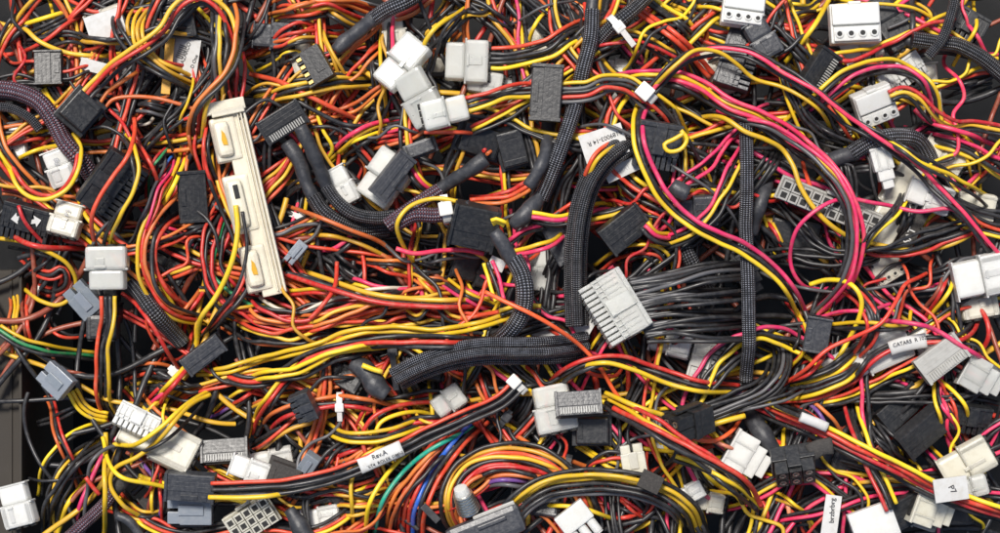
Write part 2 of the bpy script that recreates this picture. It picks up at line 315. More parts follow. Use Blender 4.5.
def plug(kind, x, y, rot, dims, mat, label=None, lm=None, tilt=(0, 0), grp=None, sink=0, words=None, lift=0, cat='plug', name='power_plug', grid=None, gold=False, q=78, tags=()):
    return dict(kind=kind, x=x, y=y, rot=rot, dims=dims, mat=mat, label=label, lm=lm, tilt=tilt, group=grp, sink=sink, words=words, cat=cat, name=name, grid=grid, gold=gold, q=q, lift=lift, tags=tags)
def realise(p):
    if p['grid']: L = p['grid'][0]*p['dims'][0]+4; W = p['grid'][1]*p['dims'][0]+4; H = p['dims'][1]; ms = pk_grid(p['grid'][0], p['grid'][1], p['dims'][0], H, p['mat'], gold=p['gold'])
    else: L, W, H = p['dims']; ms = PK[p['kind']](L, W, H, p['mat'])
    if p['words']:
        for (w, sz, wx, wy, wr, wz, mt) in p['words']:
            b = MB(); b.bm = txt(w, sz, Matrix.Translation((wx, wy, wz)) @ Matrix.Rotation(math.radians(wr), 4, 'Z')); ms.append(('lettering', b, mt))
    R = Matrix.Rotation(math.radians(-p['rot']), 4, 'Z') @ Matrix.Rotation(math.radians(p['tilt'][0]), 4, 'X') @ Matrix.Rotation(math.radians(p['tilt'][1]), 4, 'Y')
    allv = np.array([R @ v.co for v in ms[0][1].bm.verts]); lo, hi = allv.min(0), allv.max(0)
    # footprint samples
    Ri = Matrix.Rotation(math.radians(-p['rot']), 3, 'Z'); T3 = np.array([(Matrix.Rotation(math.radians(p['tilt'][0]), 3, 'X') @ Matrix.Rotation(math.radians(p['tilt'][1]), 3, 'Y')) @ v.co for v in ms[0][1].bm.verts])
    fx0, fy0, fx1, fy1 = T3[:, 0].min(), T3[:, 1].min(), T3[:, 0].max(), T3[:, 1].max()
    g = np.stack(np.meshgrid(np.arange(fx0, fx1, 1), np.arange(fy0, fy1, 1)), -1).reshape(-1, 2)
    a = math.radians(-p['rot']); ca, sa = math.cos(a), math.sin(a)
    G = np.stack([p['x']+g[:, 0]*ca-g[:, 1]*sa, p['y']-(g[:, 0]*sa+g[:, 1]*ca)], 1)
    base = np.percentile(samp(Z, G), p['q']) - p['sink'] + p['lift']
    zc = base - lo[2]
    p.update(meshes=ms, R=R, G=G, zc=zc, top=zc+hi[2], half=max(L, W)/2); return p
def stamp_plug(p, rid):
    G = p['G']; x = (G[:, 0]+PX).round().astype(int); y = (G[:, 1]+PY).round().astype(int); m = (x >= 0)&(x < GW)&(y >= 0)&(y < GH); x, y = x[m], y[m]
    v = p['top']-1.0; k = Z[y, x] < v; Z[y[k], x[k]] = v; ID[y[k], x[k]] = rid

def rec(name, cat, label=None, group=None, lm=None, **k):
    r = dict(name=name, cat=cat, label=label, group=group, lm=lm, parts=[], plugs=[], pts=None, colors='', **k); r['id'] = len(RECS); RECS.append(r); return r
def PL(*a, **k):                     # a plug lying by itself
    p = realise(plug(*a, **k)); r = rec(p['name'], p['cat'], p['label'], p['group'], p['lm']); r['plugs'].append(p); r['solo'] = True; r['c'] = (p['x'], p['y'])
    stamp_plug(p, r['id'])
    for t in p['tags']: pass
    return r
def pts_(s):
    a = [float(v) for v in s.replace(',', ' ').split()]; return list(zip(a[::2], a[1::2]))
def wires(r_, colors, pts, r=2.6, g=None, c=.010, dive=(1, 1), pin=(None, None), loose=1.6, tight=None, lift=0, depth=36):
    r = r*RSC; g = g*RSC*1.02 if g else None
    Pc = spline(pts_(pts) if isinstance(pts, str) else pts); n, _ = perp(Pc); N = len(Pc); g = g or 2*r+.25
    s0 = np.linspace(0, 1, N); Lp = N*3.0; k = len(colors); out = []
    ph = rng.uniform(0, 6.28, 3); com = loose*.8*np.sin(2*math.pi*Lp/170*s0+ph[0])
    order = list(range(k)); random.shuffle(order); order.sort(key=lambda i: 2 if colors[i] == 'P' else (1 if colors[i] in 'YGRO' and rng.random() < .75 else 0))
    for i in order:
        f = rng.uniform(0, 6.28, 2); w = loose*(np.sin(2*math.pi*Lp/130*s0+f[0])*.7+np.sin(2*math.pi*Lp/57*s0+f[1])*.35+np.sin(2*math.pi*Lp/27*s0+f[0]*3)*.13)*np.sin(math.pi*np.clip(s0*1.04-.02, 0, 1))**.5 if k > 1 else 0*s0
        P = Pc + n*((i-(k-1)/2)*g + (w if k > 1 else com*.3))[:, None]
        rr = r*rng.uniform(.95, 1.05)
        z, s = drape(P, rr, c); z = z + lift + (1.3 if colors[i] == 'P' and k > 1 else 0)
        Ls = s[-1]
        for e in (0, 1):
            d = s if e == 0 else Ls-s
            if pin[e] is not None: wgt = 1-smooth01((d-8)/34); z = z*(1-wgt)+pin[e]*wgt
            elif dive[e]: z = z - depth*dive[e]*(1-smooth01(d/(48.)))
        stamp(P, z, rr, r_['id']); r_['parts'].append(tube(P, z, rr, colors[i])); out.append((i, P, z))
    r_['pts'] = Pc if r_['pts'] is None else r_['pts']; r_['colors'] += colors
    zz = np.mean([np.interp(s0, np.linspace(0, 1, len(z)), z) for _, _, z in out], axis=0)
    r_['cl'] = (Pc, zz, k*g/2+.3, r); return zz
def W(colors, pts, label=None, r=2.6, plugs=(), name=None, ties=(), tags=(), lm=None, group=None, **k):
    r_ = rec(name or ('wire_bundle' if len(colors) > 1 else 'wire'), 'cable' if plugs else ('wire bundle' if len(colors) > 1 else 'wire'), label, group, lm)
    if plugs: r_['name'] = name or 'power_cable'
    pin = [None, None]; pp = pts_(pts) if isinstance(pts, str) else pts
    for p in plugs:
        realise(p); r_['plugs'].append(p)
        for e in (0, -1):
            if math.hypot(pp[e][0]-p['x'], pp[e][1]-p['y']) < p['half']+16: pin[e] = p['zc']
    wires(r_, colors, pp, r, pin=tuple(pin), **k)
    for p in plugs: stamp_plug(p, r_['id'])
    for t in ties: tie(r_, *t)
    for t in tags: tag(r_, *t)
    return r_
def near(r_, x, y):
    Pc, zz, hw, r = r_['cl']; i = int(np.argmin(((Pc-np.array([x, y]))**2).sum(1))); i = min(max(i, 1), len(Pc)-2); t = Pc[i+1]-Pc[i-1]; t /= np.linalg.norm(t); return i, Pc[i], zz[i], t, hw, r
def tie(r_, x, y, mat='tie', side=1, tail=16, size=1.0):
    i, c, z, t, hw, r = near(r_, x, y); n = np.array([-t[1], t[0]])
    b = MB(); R = Matrix.Rotation(math.atan2(-t[1], t[0]), 4, 'Z')
    M = 20; rx, rz = hw+1.6, r+2.2; L = []
    for k in range(M):
        a = 2*math.pi*k/M; row = []
        for (o, w) in ((0, -2.6), (1.1, -2.6), (1.1, 2.6), (0, 2.6)): row.append(b.bm.verts.new((w*size, math.cos(a)*(rx+o), math.sin(a)*(rz+o))))
        L.append(row)
    for k in range(M):
        for q in range(4): b.bm.faces.new((L[k][q], L[(k+1) % M][q], L[(k+1) % M][(q+1) % 4], L[k][(q+1) % 4]))
    h = MB(); h.box(0, side*rx*.55, rz+2.2, 8*size, 8*size, 5*size, 1.3)
    if tail: h.box(0, side*(rx*.55+tail/2), rz+2.0, 4.6*size, tail, 1.4, .4, rot=('X', -.25*side))
    for q in (b, h): bmesh.ops.transform(q.bm, matrix=Matrix.Translation((c[0], -c[1], z)) @ R, verts=q.bm.verts)
    r_['parts'].append(dict(t='mb', mb=b, mat=mat, name='cable_tie', subs=[dict(t='mb', mb=h, mat=mat, name='tie_head', subs=[])]))
    stamp(np.array([c-n*rx, c, c+n*rx]), np.full(3, z+rz), 4, r_['id'], 2)
def tag(r_, x0, y0, x1, y1, w, words=None, mat='paper', size=7, off=0, ink='ink'):
    i0 = near(r_, x0, y0)[0]; i1 = near(r_, x1, y1)[0]; Pc, zz, hw, r = r_['cl']; i0, i1 = min(i0, i1), max(i0, i1)+1
    P = spline(list(map(tuple, Pc[i0:i1:3])), 3) if i1-i0 > 8 else Pc[i0:i1]; z = np.interp(np.linspace(0, 1, len(P)), np.linspace(0, 1, i1-i0), zz[i0:i1]) + 1.2
    zd = drape(P, w/2, .004, r+1.6)[0]-2*(r+1.6)+1.2; z = np.maximum(np.linspace(zd[0], zd[-1], len(zd)), zd-1.5)
    p = tube(P, z, w/2, mat, 'paper_label', 14, (r+1.6)/(w/2)); stamp(P, z, w/2, r_['id'], r+1.6)
    if words:
        for (wd, dy, sz) in words:
            m = len(P)//2; t = P[-1]-P[0]; sg = 1 if t[0] >= 0 else -1; t = t/np.linalg.norm(t)*sg; n = np.array([-t[1], t[0]]); c = P[m]+n*dy
            ang = math.atan2(-t[1], t[0]); zt = z[m]+(r+1.6)*math.sqrt(max(0, 1-(dy/(w/2))**2))+1.4
            b = MB(); b.bm = txt(wd, sz, Matrix.Translation((c[0], -c[1], zt)) @ Matrix.Rotation(ang, 4, 'Z') @ Matrix.Rotation(math.atan((dy/(w/2))*.5), 4, 'X')); p['subs'].append(dict(t='mb', mb=b, mat=ink, name='lettering', subs=[]))
    r_['parts'].append(p)
def sleeve(r_, kind, pts, r, flat=1.0, dive=(0, 0), lobes=0, r0=None, name=None, c=.006, zpin=(None, None)):
    k_ = .80 if kind == 'shrink' else .94; r = r*k_; r0 = [v*k_ for v in r0] if isinstance(r0, (list, tuple)) else (r0*k_ if r0 else None)
    P = spline(pts_(pts)); rr = np.full(len(P), float(r)); s0 = np.linspace(0, 1, len(P))
    if r0: rr = r0+(r-r0)*s0 if not isinstance(r0, (list, tuple)) else np.interp(s0, np.linspace(0, 1, len(r0)), r0)
    if kind in ('shrink', 'tape'): rr = rr*(1+.05*np.sin(s0*len(P)*.9+rng.uniform(0, 6)))
    z, s = drape(P, r, c, r*flat)
    for e in (0, 1):
        d = s if e == 0 else s[-1]-s
        if zpin[e] is not None: w = 1-smooth01(d/40); z = z*(1-w)+zpin[e]*w
        elif dive[e]: z = z-30*dive[e]*(1-smooth01(d/50))
    stamp(P, z, max(r, 2), r_['id'], r*flat); nm = name or {'shrink': 'heat_shrink', 'tape': 'cloth_tape'}.get(kind, 'braided_sleeve')
    r_['parts'].append(tube(P, z, rr, kind, nm, 20, flat, lobes)); r_['cl'] = (P, z, r, r*flat)
    if r_['pts'] is None: r_['pts'] = P
    return z[0], z[-1]
def SL(label=None, lm=None, name='sleeved_cable', cat='cable'):
    return rec(name, cat, label, None, lm)
def addplug(r_, p):
    realise(p); r_['plugs'].append(p); stamp_plug(p, r_['id']); return p

# ------------------------------------------------------------------ output
def link(o, parent=None):
    C.objects.link(o)
    if parent: o.parent = parent
    return o
def mb_mesh(mb, M, name, mat):
    bm = mb.bm
    if M is not None: bmesh.ops.transform(bm, matrix=M, verts=bm.verts)
    bmesh.ops.recalc_face_normals(bm, faces=bm.faces) if name != 'lettering' else None
    me = bpy.data.meshes.new(name); bm.to_mesh(me); bm.free(); me.materials.append(MAT[mat]); return me
def emit(r):
    if r['plugs'] and r.get('solo'): p = r['plugs'][0]; org = Vector((p['x']*S, -p['y']*S, p['zc']*S))
    elif r['pts'] is not None:
        P = r['pts']; m = P[len(P)//2]; pt = next((q for q in r['parts'] if q['t'] == 'tube'), None); org = Vector((m[0]*S, -m[1]*S, (float(pt['z'][len(pt['z'])//2]) if pt else 40)*S))
    else: p = r['plugs'][0]; org = Vector((p['x']*S, -p['y']*S, p['zc']*S))
    o3 = np.array(org)
    tubes = [q for q in r['parts'] if q['t'] == 'tube']
    if len(r['parts']) == 1 and not r['plugs'] and not r['parts'][0]['subs']:
        root = link(bpy.data.objects.new(r['name'], tube_mesh(r['parts'][0], o3)))
    else:
        root = link(bpy.data.objects.new(r['name'], None)); root.empty_display_size = .01
        def part(q, par):
            if q['t'] == 'tube': me = tube_mesh(q, o3)
            else: me = mb_mesh(q['mb'], Matrix.Translation(-org) @ Matrix.Scale(S, 4), q['name'], q['mat'])
            o = link(bpy.data.objects.new(q['name'], me), par)
            for s_ in q['subs']: part(s_, o)
        for q in r['parts']: part(q, root)
        for p in r['plugs']:
            M = Matrix.Translation(-org) @ Matrix.Scale(S, 4) @ Matrix.Translation((p['x'], -p['y'], p['zc'])) @ p['R']; house = None
            for (nm, mb, mt) in p['meshes']:
                me = mb_mesh(mb, M, nm, mt)
                if r.get('solo'): link(bpy.data.objects.new(nm, me), root)
                elif house is None: house = link(bpy.data.objects.new('plug', me), root)
                else: link(bpy.data.objects.new(nm, me), house)
    root.location = org
    root['label'] = r['label']; root['category'] = r['cat']
    if r['group']: root['group'] = r['group']
    return root
SUN_E, SUN_A, EXPO = 3.4, 12, .36
def pk_card(L, W, H, m):             # folded paper or plastic flag
    a = MB(); a.box(0, 0, 0, L, W, H, .3); a.box(L*.44, 0, -H, L*.12, W*.9, H*2.4, .3); return [('sheet', a, m)]
PK['card'] = pk_card
# ---------------------------------------------------------------- deep tangle (nobody could count it) and filler bundles
def hole(P):                         # dark hollow by the crate wall
    return (P[:, 0] < 92) & (P[:, 1] > 296) & (P[:, 1] < 470) | (P[:, 0] < 40) & (P[:, 1] > 296) | (P[:, 0] < 70) & (P[:, 1] > 296) & (P[:, 1] < 520)
def dark(P):
    b = np.zeros(len(P), bool)
    for (x, y, rx, ry) in ((715, 262, 30, 22), (262, 352, 42, 20), (800, 300, 30, 22), (235, 425, 34, 26), (905, 440, 34, 30), (760, 250, 30, 28), (480, 190, 30, 14), (300, 195, 26, 14)):
        b |= ((P[:, 0]-x)/rx)**2+((P[:, 1]-y)/ry)**2 < 1
    return b
def rpath(lo, hi, hz=0.0):
    x, y = rng.uniform(-70, 1070), rng.uniform(-70, 600); h = rng.uniform(0, 6.28)
    if rng.random() < hz: h = rng.choice([0, math.pi])+rng.normal(0, .5)
    n = int(rng.uniform(lo, hi)/3); cv = rng.normal(0, .0045); a = rng.uniform(.003, .011); wl = rng.uniform(90, 260); ph = rng.uniform(0, 6.28)
    s = np.arange(n)*3.0; th = h+np.cumsum((cv+a*np.sin(2*math.pi*s/wl+ph))*3.0)
    P = np.stack([x+np.cumsum(np.cos(th)*3), y+np.cumsum(np.sin(th)*3)], 1)
    return P-P.mean(0)+np.array([x, y])
tangle = rec('deep_wires', '', None); tangle['stuff'] = True
for k in range(250):
    P = rpath(250, 600)
    if hole(P).mean() > .40: continue
    r = rng.uniform(2.2, 3.4); z, s = drape(P, r, .012); stamp(P, z, r, tangle['id'])
    tangle['parts'].append(tube(P, z, r, str(rng.choice(list('KKKKKKKRTTGK'))), sides=6))  # mostly black, so the colour itself darkens the depth of the pile
PALL = ['RRO', 'ORO', 'YRR', 'RGR', 'YRK', 'RKO', 'GKK', 'KKK', 'KKKK', 'KRK', 'ORK', 'KK', 'RGOK', 'GR', 'OO', 'KKK', 'RYKO', 'GGK', 'RR', 'GOR', 'RKG', 'Y', 'RO', 'KKKK', 'K', 'R']
PALR = ['PYK', 'YKKP', 'RYK', 'KK', 'YK', 'PK', 'YKRK', 'KKY', 'PYKK', 'KKK', 'Y', 'KPK', 'RK', 'KKKK', 'K', 'YR']
def filler(num, lo, hi, dkmax):
    c = 0; t = 0
    while c < num and t < num*12:
        t += 1; P = rpath(lo, hi, .35); inn = (P[:, 0] > -30)&(P[:, 0] < 1030)&(P[:, 1] > -30)&(P[:, 1] < 563)
        if inn.mean() < .3 or hole(P).any() or dark(P).mean() > dkmax: continue
        x = P[:, 0].mean(); cols = str(rng.choice(PALL if rng.random() > smooth01((x-380)/260) else PALR))
        if rng.random() < .3: cols = cols[::-1]
        W(cols, [tuple(p) for p in P[::10]], r=rng.uniform(2.3, 3.0), c=.011, loose=rng.uniform(1.2, 3.2), dive=(1.2, 1.2)); RECS[-1]['fill'] = True; c += 1
filler(95, 200, 520, .05)
# half buried plugs peeking out between the wires
buried = [('shell',104,22,-20,(40,34,14),'cream'),('fan',88,66,10,(34,26,12),'cream'),('rib',178,14,80,(46,30,14),'black'),('shell',130,75,30,(36,28,12),'slate'),
 ('shell',302,55,70,(40,28,14),'cream'),('shell',272,34,5,(42,30,14),'slate'),('shell',393,30,80,(44,26,14),'cream'),('fan',536,45,50,(40,26,12),'cream'),('shell',500,88,10,(30,28,12),'nylon'),
 ('shell',618,68,5,(34,26,12),'white'),('fan',640,73,-20,(44,22,12),'white'),('shell',604,92,60,(32,24,12),'white'),('shell',720,66,70,(58,34,14),'cream'),('shell',868,45,-20,(40,30,12),'white'),
 ('rib',906,72,-35,(50,26,12),'white'),('shell',938,90,85,(62,22,14),'cream'),('fan',805,155,20,(34,26,12),'cream'),('rib',842,140,-60,(46,18,12),'cream'),('shell',950,155,35,(46,30,12),'cream'),
 ('shell',905,195,-62,(92,34,14),'cream'),('shell',985,205,10,(40,30,14),'cream'),('shell',985,300,80,(40,40,12),'cream'),('face',893,268,-30,(34,30,14),'cream'),('shell',540,270,95,(44,40,14),'nylon'),
 ('shell',672,342,15,(42,30,14),'white'),('rib',706,364,-75,(44,30,14),'gray'),('shell',448,402,-35,(34,26,12),'nylon'),('shell',655,438,85,(36,22,12),'white'),('shell',632,450,70,(30,24,12),'cream'),
 ('fan',707,470,75,(44,28,10),'cream'),('shell',868,360,-22,(98,34,12),'white'),('shell',928,345,60,(30,22,12),'nylon'),('shell',985,375,25,(40,30,12),'nylon'),('face',75,300,60,(30,24,14),'slate'),
 ('shell',100,305,90,(40,34,14),'black'),('box',110,190,-62,(70,50,20),'black'),('shell',160,268,30,(46,26,12),'black'),('shell',268,465,-10,(44,26,14),'white'),('shell',240,478,25,(40,26,12),'white'),
 ('shell',320,520,-10,(40,24,12),'white'),('rib',345,488,-55,(42,36,14),'black'),('shell',480,475,-40,(60,24,12),'cream'),('shell',535,505,10,(50,26,10),'slate'),('shell',600,438,10,(44,40,16),'black'),
 ('shell',835,460,20,(44,36,14),'black'),('drive',905,410,-40,(52,26,12),'black'),('rib',975,420,10,(40,30,14),'black'),('shell',925,515,15,(46,34,14),'cream'),('shell',955,505,0,(50,22,12),'black'),
 ('shell',660,210,15,(54,36,14),'slate'),('shell',480,270,20,(60,36,14),'black'),('fan',780,60,60,(60,34,14),'black'),('shell',895,20,60,(60,34,16),'black'),('shell',430,60,30,(30,22,12),'cream'),
 ('shell',12,140,80,(40,18,14),'white'),('rib',975,22,30,(40,34,14),'black'),('shell',812,85,-50,(52,34,14),'black'),('box',480,140,20,(50,36,14),'black'),('shell',560,240,60,(50,30,14),'slate'),
 ('shell',340,375,30,(50,26,14),'black'),('shell',415,365,10,(60,30,14),'black'),('shell',800,235,10,(50,40,14),'black'),('box',860,215,20,(50,36,14),'black'),('fan',750,275,60,(44,30,14),'black'),
 ('shell',560,470,20,(40,30,14),'black'),('shell',160,500,-40,(50,36,14),'tape')]
for (kd, x, y, ro, dm, mt) in buried:
    r_ = PL(kd, x, y, ro, dm, mt, tilt=(rng.uniform(-16, 16), rng.uniform(-14, 14)), q=45); r_['bury'] = mt
filler(70, 180, 430, .03)
for (x, y, ro, dm, mt, kd) in [(103,22,-15,(40,26,12),'white','shell'),(618,150,0,(10,8,3),'white','card')]: pass
# flows that set the colour of each region (under the hand placed things)
def F(c, p, **k):
    c = ''.join('K' if (ch not in 'KCBNVW' and len(c) > 1 and rng.random() < .05) else ch for ch in c)
    k["loose"] = k.get('loose', 1.6)*1.7+.6; k['c'] = .0055
    return W(c, p, dive=k.pop('dive', (1.1, 1.1)), **k)
F('RKNRKRK', '228 190 214 235 212 275 232 302 285 318 350 313 420 313 500 318', r=2.6, loose=2.5)
F('RORGKRO', '215 318 250 330 300 336 350 326 400 320 470 324 520 326', r=2.6, loose=3)
F('WKRO', '232 280 262 308 300 316 340 306 378 296 430 290', r=2.6)
F('OGOR', '278 325 320 322 350 312 390 302 430 296 480 300', r=2.6)
F('ROR', '300 345 340 336 400 338 450 330 500 338', r=2.4)
F('KKNR', '225 150 232 190 240 240', r=2.4); F('RKR', '232 20 236 60 240 110 250 160', r=2.6)
F('KRGK', '222 45 224 80 226 120 222 165', r=2.5)
F('KKK', '262 205 290 188 315 175 340 160', r=2.4); F('KKKK', '160 240 185 232 205 225 225 205', r=2.3)
F('OO', '128 213 145 222 165 228', r=2.5); F('PKP', '135 200 150 218 178 236 195 245', r=2.3)
F('BKNR', '176 130 162 155 150 178 145 200', r=2.0); F('RKPR', '180 140 172 165 158 190 150 215', r=2.4)
F('KKK', '-10 27 25 31 50 23 72 8 85 -8', r=2.6, loose=1); F('KKK', '-10 36 30 40 60 36 90 44 110 52', r=2.5)
F('R', '90 -6 70 18 48 38 30 46 -8 48', r=2.9); F('RK', '60 50 85 48 105 43 130 36 150 30', r=2.6); F('R', '8 -5 16 12 26 27', r=2.8)
F('RO', '70 78 90 70 110 72 122 78', r=2.6); F('YK', '88 88 105 78 122 70', r=2.5); F('RGKK', '105 55 130 60 165 66 205 68', r=2.4); F('RKR', '70 0 55 -5 30 -8', r=2.4)
F('OO', '0 50 12 60 22 72', r=2.6); F('GK', '25 133 15 112 0 108', r=2.4)
F('ORORG', '250 12 285 6 330 4 372 8', r=2.6, loose=3); F('OGRK', '250 20 280 14 310 10 350 -4', r=2.6); F('RRO', '240 50 275 42 300 30 340 22', r=2.5, loose=3)
F('RGK', '250 52 280 44 310 34 345 34', r=2.5); F('KYK', '250 66 275 58 300 52 330 50', r=2.4); F('KRK', '270 70 305 62 345 52 378 55', r=2.3)
F('KGKG', '250 98 290 92 335 84 380 78', r=2.6); F('GKG', '252 88 290 84 330 74 378 76', r=2.4)
F('RPR', '258 115 278 132 300 152', r=2.4); F('YR', '315 110 330 122 345 140', r=2.4); F('RKT', '345 125 375 116 400 118', r=2.4)
F('ROR', '330 150 350 150 362 165 352 190', r=2.6); F('BR', '346 178 360 160 375 150', r=2.4)
F('RKGK', '400 42 420 32 440 10 452 -8', r=2.5); F('KKY', '410 70 440 40 470 10 490 -8', r=2.4, loose=2)
F('VKBRK', '492 -5 497 15 502 38 505 60', r=2.3); F('KORKO', '512 -8 512 20 510 50', r=2.3); F('OBVR', '535 -2 560 14 585 28', r=2.4, loose=3); F('OKT', '560 -8 580 5 595 22', r=2.4)
F('GKRK', '560 60 600 45 640 40 680 60 700 95', r=2.4); F('OGR', '690 -8 705 12 708 35 700 60', r=2.4); F('KKKK', '640 5 665 30 690 60 712 90', r=2.3)
F('PKYK', '628 40 640 62 648 85', r=2.3); F('YKR', '660 95 650 70 655 45', r=2.3)
F('YGK', '672 -5 692 8 702 22 708 36', r=2.4, loose=2)
F('RRK', '760 40 775 30 800 32 822 20', r=2.7); F('YKYK', '770 -6 790 7 812 6 830 -4', r=2.7); F('KK', '796 -8 785 12 772 35 765 60', r=2.4)
F('TOR', '905 0 902 22 898 55', r=2.5); F('RK', '795 35 812 60 835 82', r=2.6); F('RYK', '812 45 840 60 842 90', r=2.4)
F('KGK', '925 -5 938 10 934 30 925 50', r=2.5); F('KKK', '840 92 858 110 876 130 900 150', r=2.6); F('KKY', '960 82 985 92 1010 84', r=2.4)
F('YKY', '905 95 908 120 905 145', r=2.2); F('GKR', '950 62 975 72 1005 78', r=2.4); F('YRY', '955 105 985 90 1010 70', r=2.2); F('YK', '940 78 985 75 1010 66', r=2.2)
F('PRY', '965 88 985 110 1005 120', r=2.2); F('KKKK', '945 100 975 90 1010 78', r=2.4)
F('YGT', '615 180 622 210 640 225', r=2.4); F('VOKR', '600 185 620 200 645 208', r=2.4); F('YOR', '688 150 690 180 684 200', r=2.3); F('GTK', '690 145 700 165 712 190', r=2.3)
F('YKRK', '600 270 620 254 645 250 662 262 668 292', r=2.5); F('YK', '650 240 660 262 668 280', r=2.4); F('PK', '602 285 615 268 640 258', r=2.4); F('YKT', '540 232 560 245 575 255', r=2.3)
F('KPYK', '545 200 535 170 548 150', r=2.3); F('YTK', '560 170 575 190 570 215', r=2.3); F('RKG', '425 235 455 225 480 232', r=2.4); F('OR', '430 210 455 218 480 215', r=2.4)
F('RPKY', '478 190 495 205 515 212', r=2.4); F('OB', '500 170 502 188 508 205', r=2.6); F('TKG', '500 100 505 125 500 150', r=2.3)
F('RKO', '270 165 300 172 330 180', r=2.3); F('OKR', '340 255 370 262 405 270 430 285', r=2.5); F('KOKG', '380 262 410 268 440 275 470 262', r=2.5)
F('TORGO', '400 262 420 278 440 290 460 305', r=2.4, loose=3); F('YK', '430 262 445 280 460 300', r=2.4); F('GYK', '345 262 352 275 365 268', r=2.4)
F('RR', '400 280 425 268 450 268', r=2.3); F('KKK', '300 245 330 255 350 275 380 285', r=2.4)
F('KKKK', '745 262 790 256 850 262 905 248', r=2.6); F('YRK', '768 200 778 232 795 262', r=2.6); F('KYK', '795 215 800 240 812 262', r=2.3); F('RR', '855 215 862 200 868 180', r=2.6)
F('KKKK', '900 165 908 195 905 228 885 262', r=2.6); F('GKP', '925 232 940 210 965 205', r=2.5); F('YKY', '965 120 975 150 990 190', r=2.3); F('PKR', '935 140 925 120 915 105', r=2.3)
F('KKK', '905 262 935 275 965 262 1005 258', r=2.4); F('YPK', '905 300 930 292 965 278', r=2.3); F('KYKR', '955 300 962 330 970 355 975 385', r=2.3); F('KKPK', '985 325 980 350 995 380', r=2.3)
F('YKK', '750 325 775 335 795 350', r=2.6); F('YK', '750 340 770 350 788 358', r=2.5); F('KYK', '715 325 740 330 760 335', r=2.5); F('GKG', '640 350 628 372 612 388', r=2.5)
F('KYRK', '795 300 808 330 800 360 780 385', r=2.4); F('RPK', '830 290 838 320 826 350', r=2.4); F('KKKK', '865 290 872 320 862 350', r=2.4); F('YKPK', '890 365 905 385 915 410', r=2.5)
F('KKKKK', '868 400 882 430 900 458 920 482', r=2.5, loose=3); F('PKY', '890 378 915 395 935 420', r=2.4); F('RKPK', '925 372 945 400 955 430 975 455', r=2.6)
F('YKPK', '925 440 945 465 965 495 985 515', r=2.4); F('YKR', '985 430 985 470 990 520', r=2.4); F('RY', '940 440 925 420 918 405', r=2.4); F('YRK', '905 455 925 480 940 500', r=2.4)
F('KKVK', '700 420 725 405 760 390 790 392', r=2.3); F('OVRR', '780 395 810 408 835 432 848 455', r=2.7); F('PKO', '770 393 790 405 812 408', r=2.5)
F('RRRN', '700 425 702 445 706 465', r=2.5); F('RVKY', '715 425 718 448 728 470', r=2.4); F('YK', '722 402 745 412 760 420', r=2.6)
F('KYYR', '600 400 610 440 615 475', r=2.5); F('RTK', '642 440 645 455 648 480', r=2.4); F('YKYK', '655 425 658 450 662 470', r=2.4); F('RKR', '578 440 572 462 590 480', r=2.5)
F('OR', '600 445 612 432 622 420', r=2.4); F('KKRRK', '590 490 620 500 650 525 660 545', r=2.5); F('TKR', '500 480 510 465 540 475 560 485', r=2.5); F('YYR', '515 470 530 485 545 492', r=2.5)
F('YK', '628 545 632 520 628 505', r=2.5); F('PRKK', '582 488 605 512 625 540', r=2.5); F('CYK', '662 540 665 515 672 500', r=2.4); F('RKY', '712 495 730 508 742 535', r=2.4)
F('YGKR', '760 510 775 500 800 512 815 535', r=2.4); F('RK', '800 470 815 480 822 500', r=2.4); F('YKP', '838 500 830 485 812 462', r=2.4); F('PKT', '820 462 835 480 845 505', r=2.4)
F('KYK', '280 425 295 405 320 398 350 402', r=2.4); F('BCKR', '345 405 350 425 348 440', r=2.2); F('RKRP', '360 405 365 425 360 445', r=2.3); F('RRY', '300 372 310 390 330 410', r=2.6); F('OGKK', '225 425 250 412 280 402 300 398', r=2.6)
F('YRK', '205 420 225 405 250 392 275 382', r=2.6); F('VAK', '195 428 220 420 240 408 252 395', r=2.3); F('OK', '200 438 225 430 245 420', r=2.8); F('YK', '195 405 215 398 235 402', r=2.6)
F('OKG', '250 445 275 432 305 425', r=2.6); F('TOR', '310 452 335 445 352 455', r=2.8); F('YKR', '310 472 330 455 355 450', r=2.5)
F('KORKY', '395 475 400 500 398 535', r=2.3); F('RKRG', '300 485 340 490 368 486 410 480', r=2.4); F('YKY', '312 503 340 497 365 493 400 478', r=2.5); F('OGKG', '312 520 340 512 370 508 410 512', r=2.6)
F('RYTK', '255 470 275 478 300 480 330 470', r=2.4); F('YR', '250 510 268 504 290 500', r=2.6); F('KKK', '215 465 240 460 262 455', r=2.4)
F('KOYK', '130 512 150 490 165 470', r=2.5); F('RVYKT', '130 465 150 480 148 520 142 545', r=2.4); F('NK', '150 512 162 500 180 495', r=2.4); F('TTRTVT', '120 450 145 468 160 480 175 500', r=2.6)
F('YKYR', '155 535 170 515 185 508 205 505', r=2.5); F('OKTR', '205 500 225 505 245 512', r=2.4); F('KKK', '30 545 48 505 70 465 95 440', r=2.4)
F('KKKKK', '118 395 150 388 185 392 230 385', r=2.4, loose=3); F('YKO', '205 390 240 382 262 372', r=2.5); F('BKK', '105 372 118 362 140 368', r=2.5)
F('TTK', '105 345 135 352 165 368', r=2.4); F('OT', '118 345 135 332 140 315', r=2.4)
F('OKRKY', '112 384 130 376 152 376 172 386', r=2.7, loose=1)
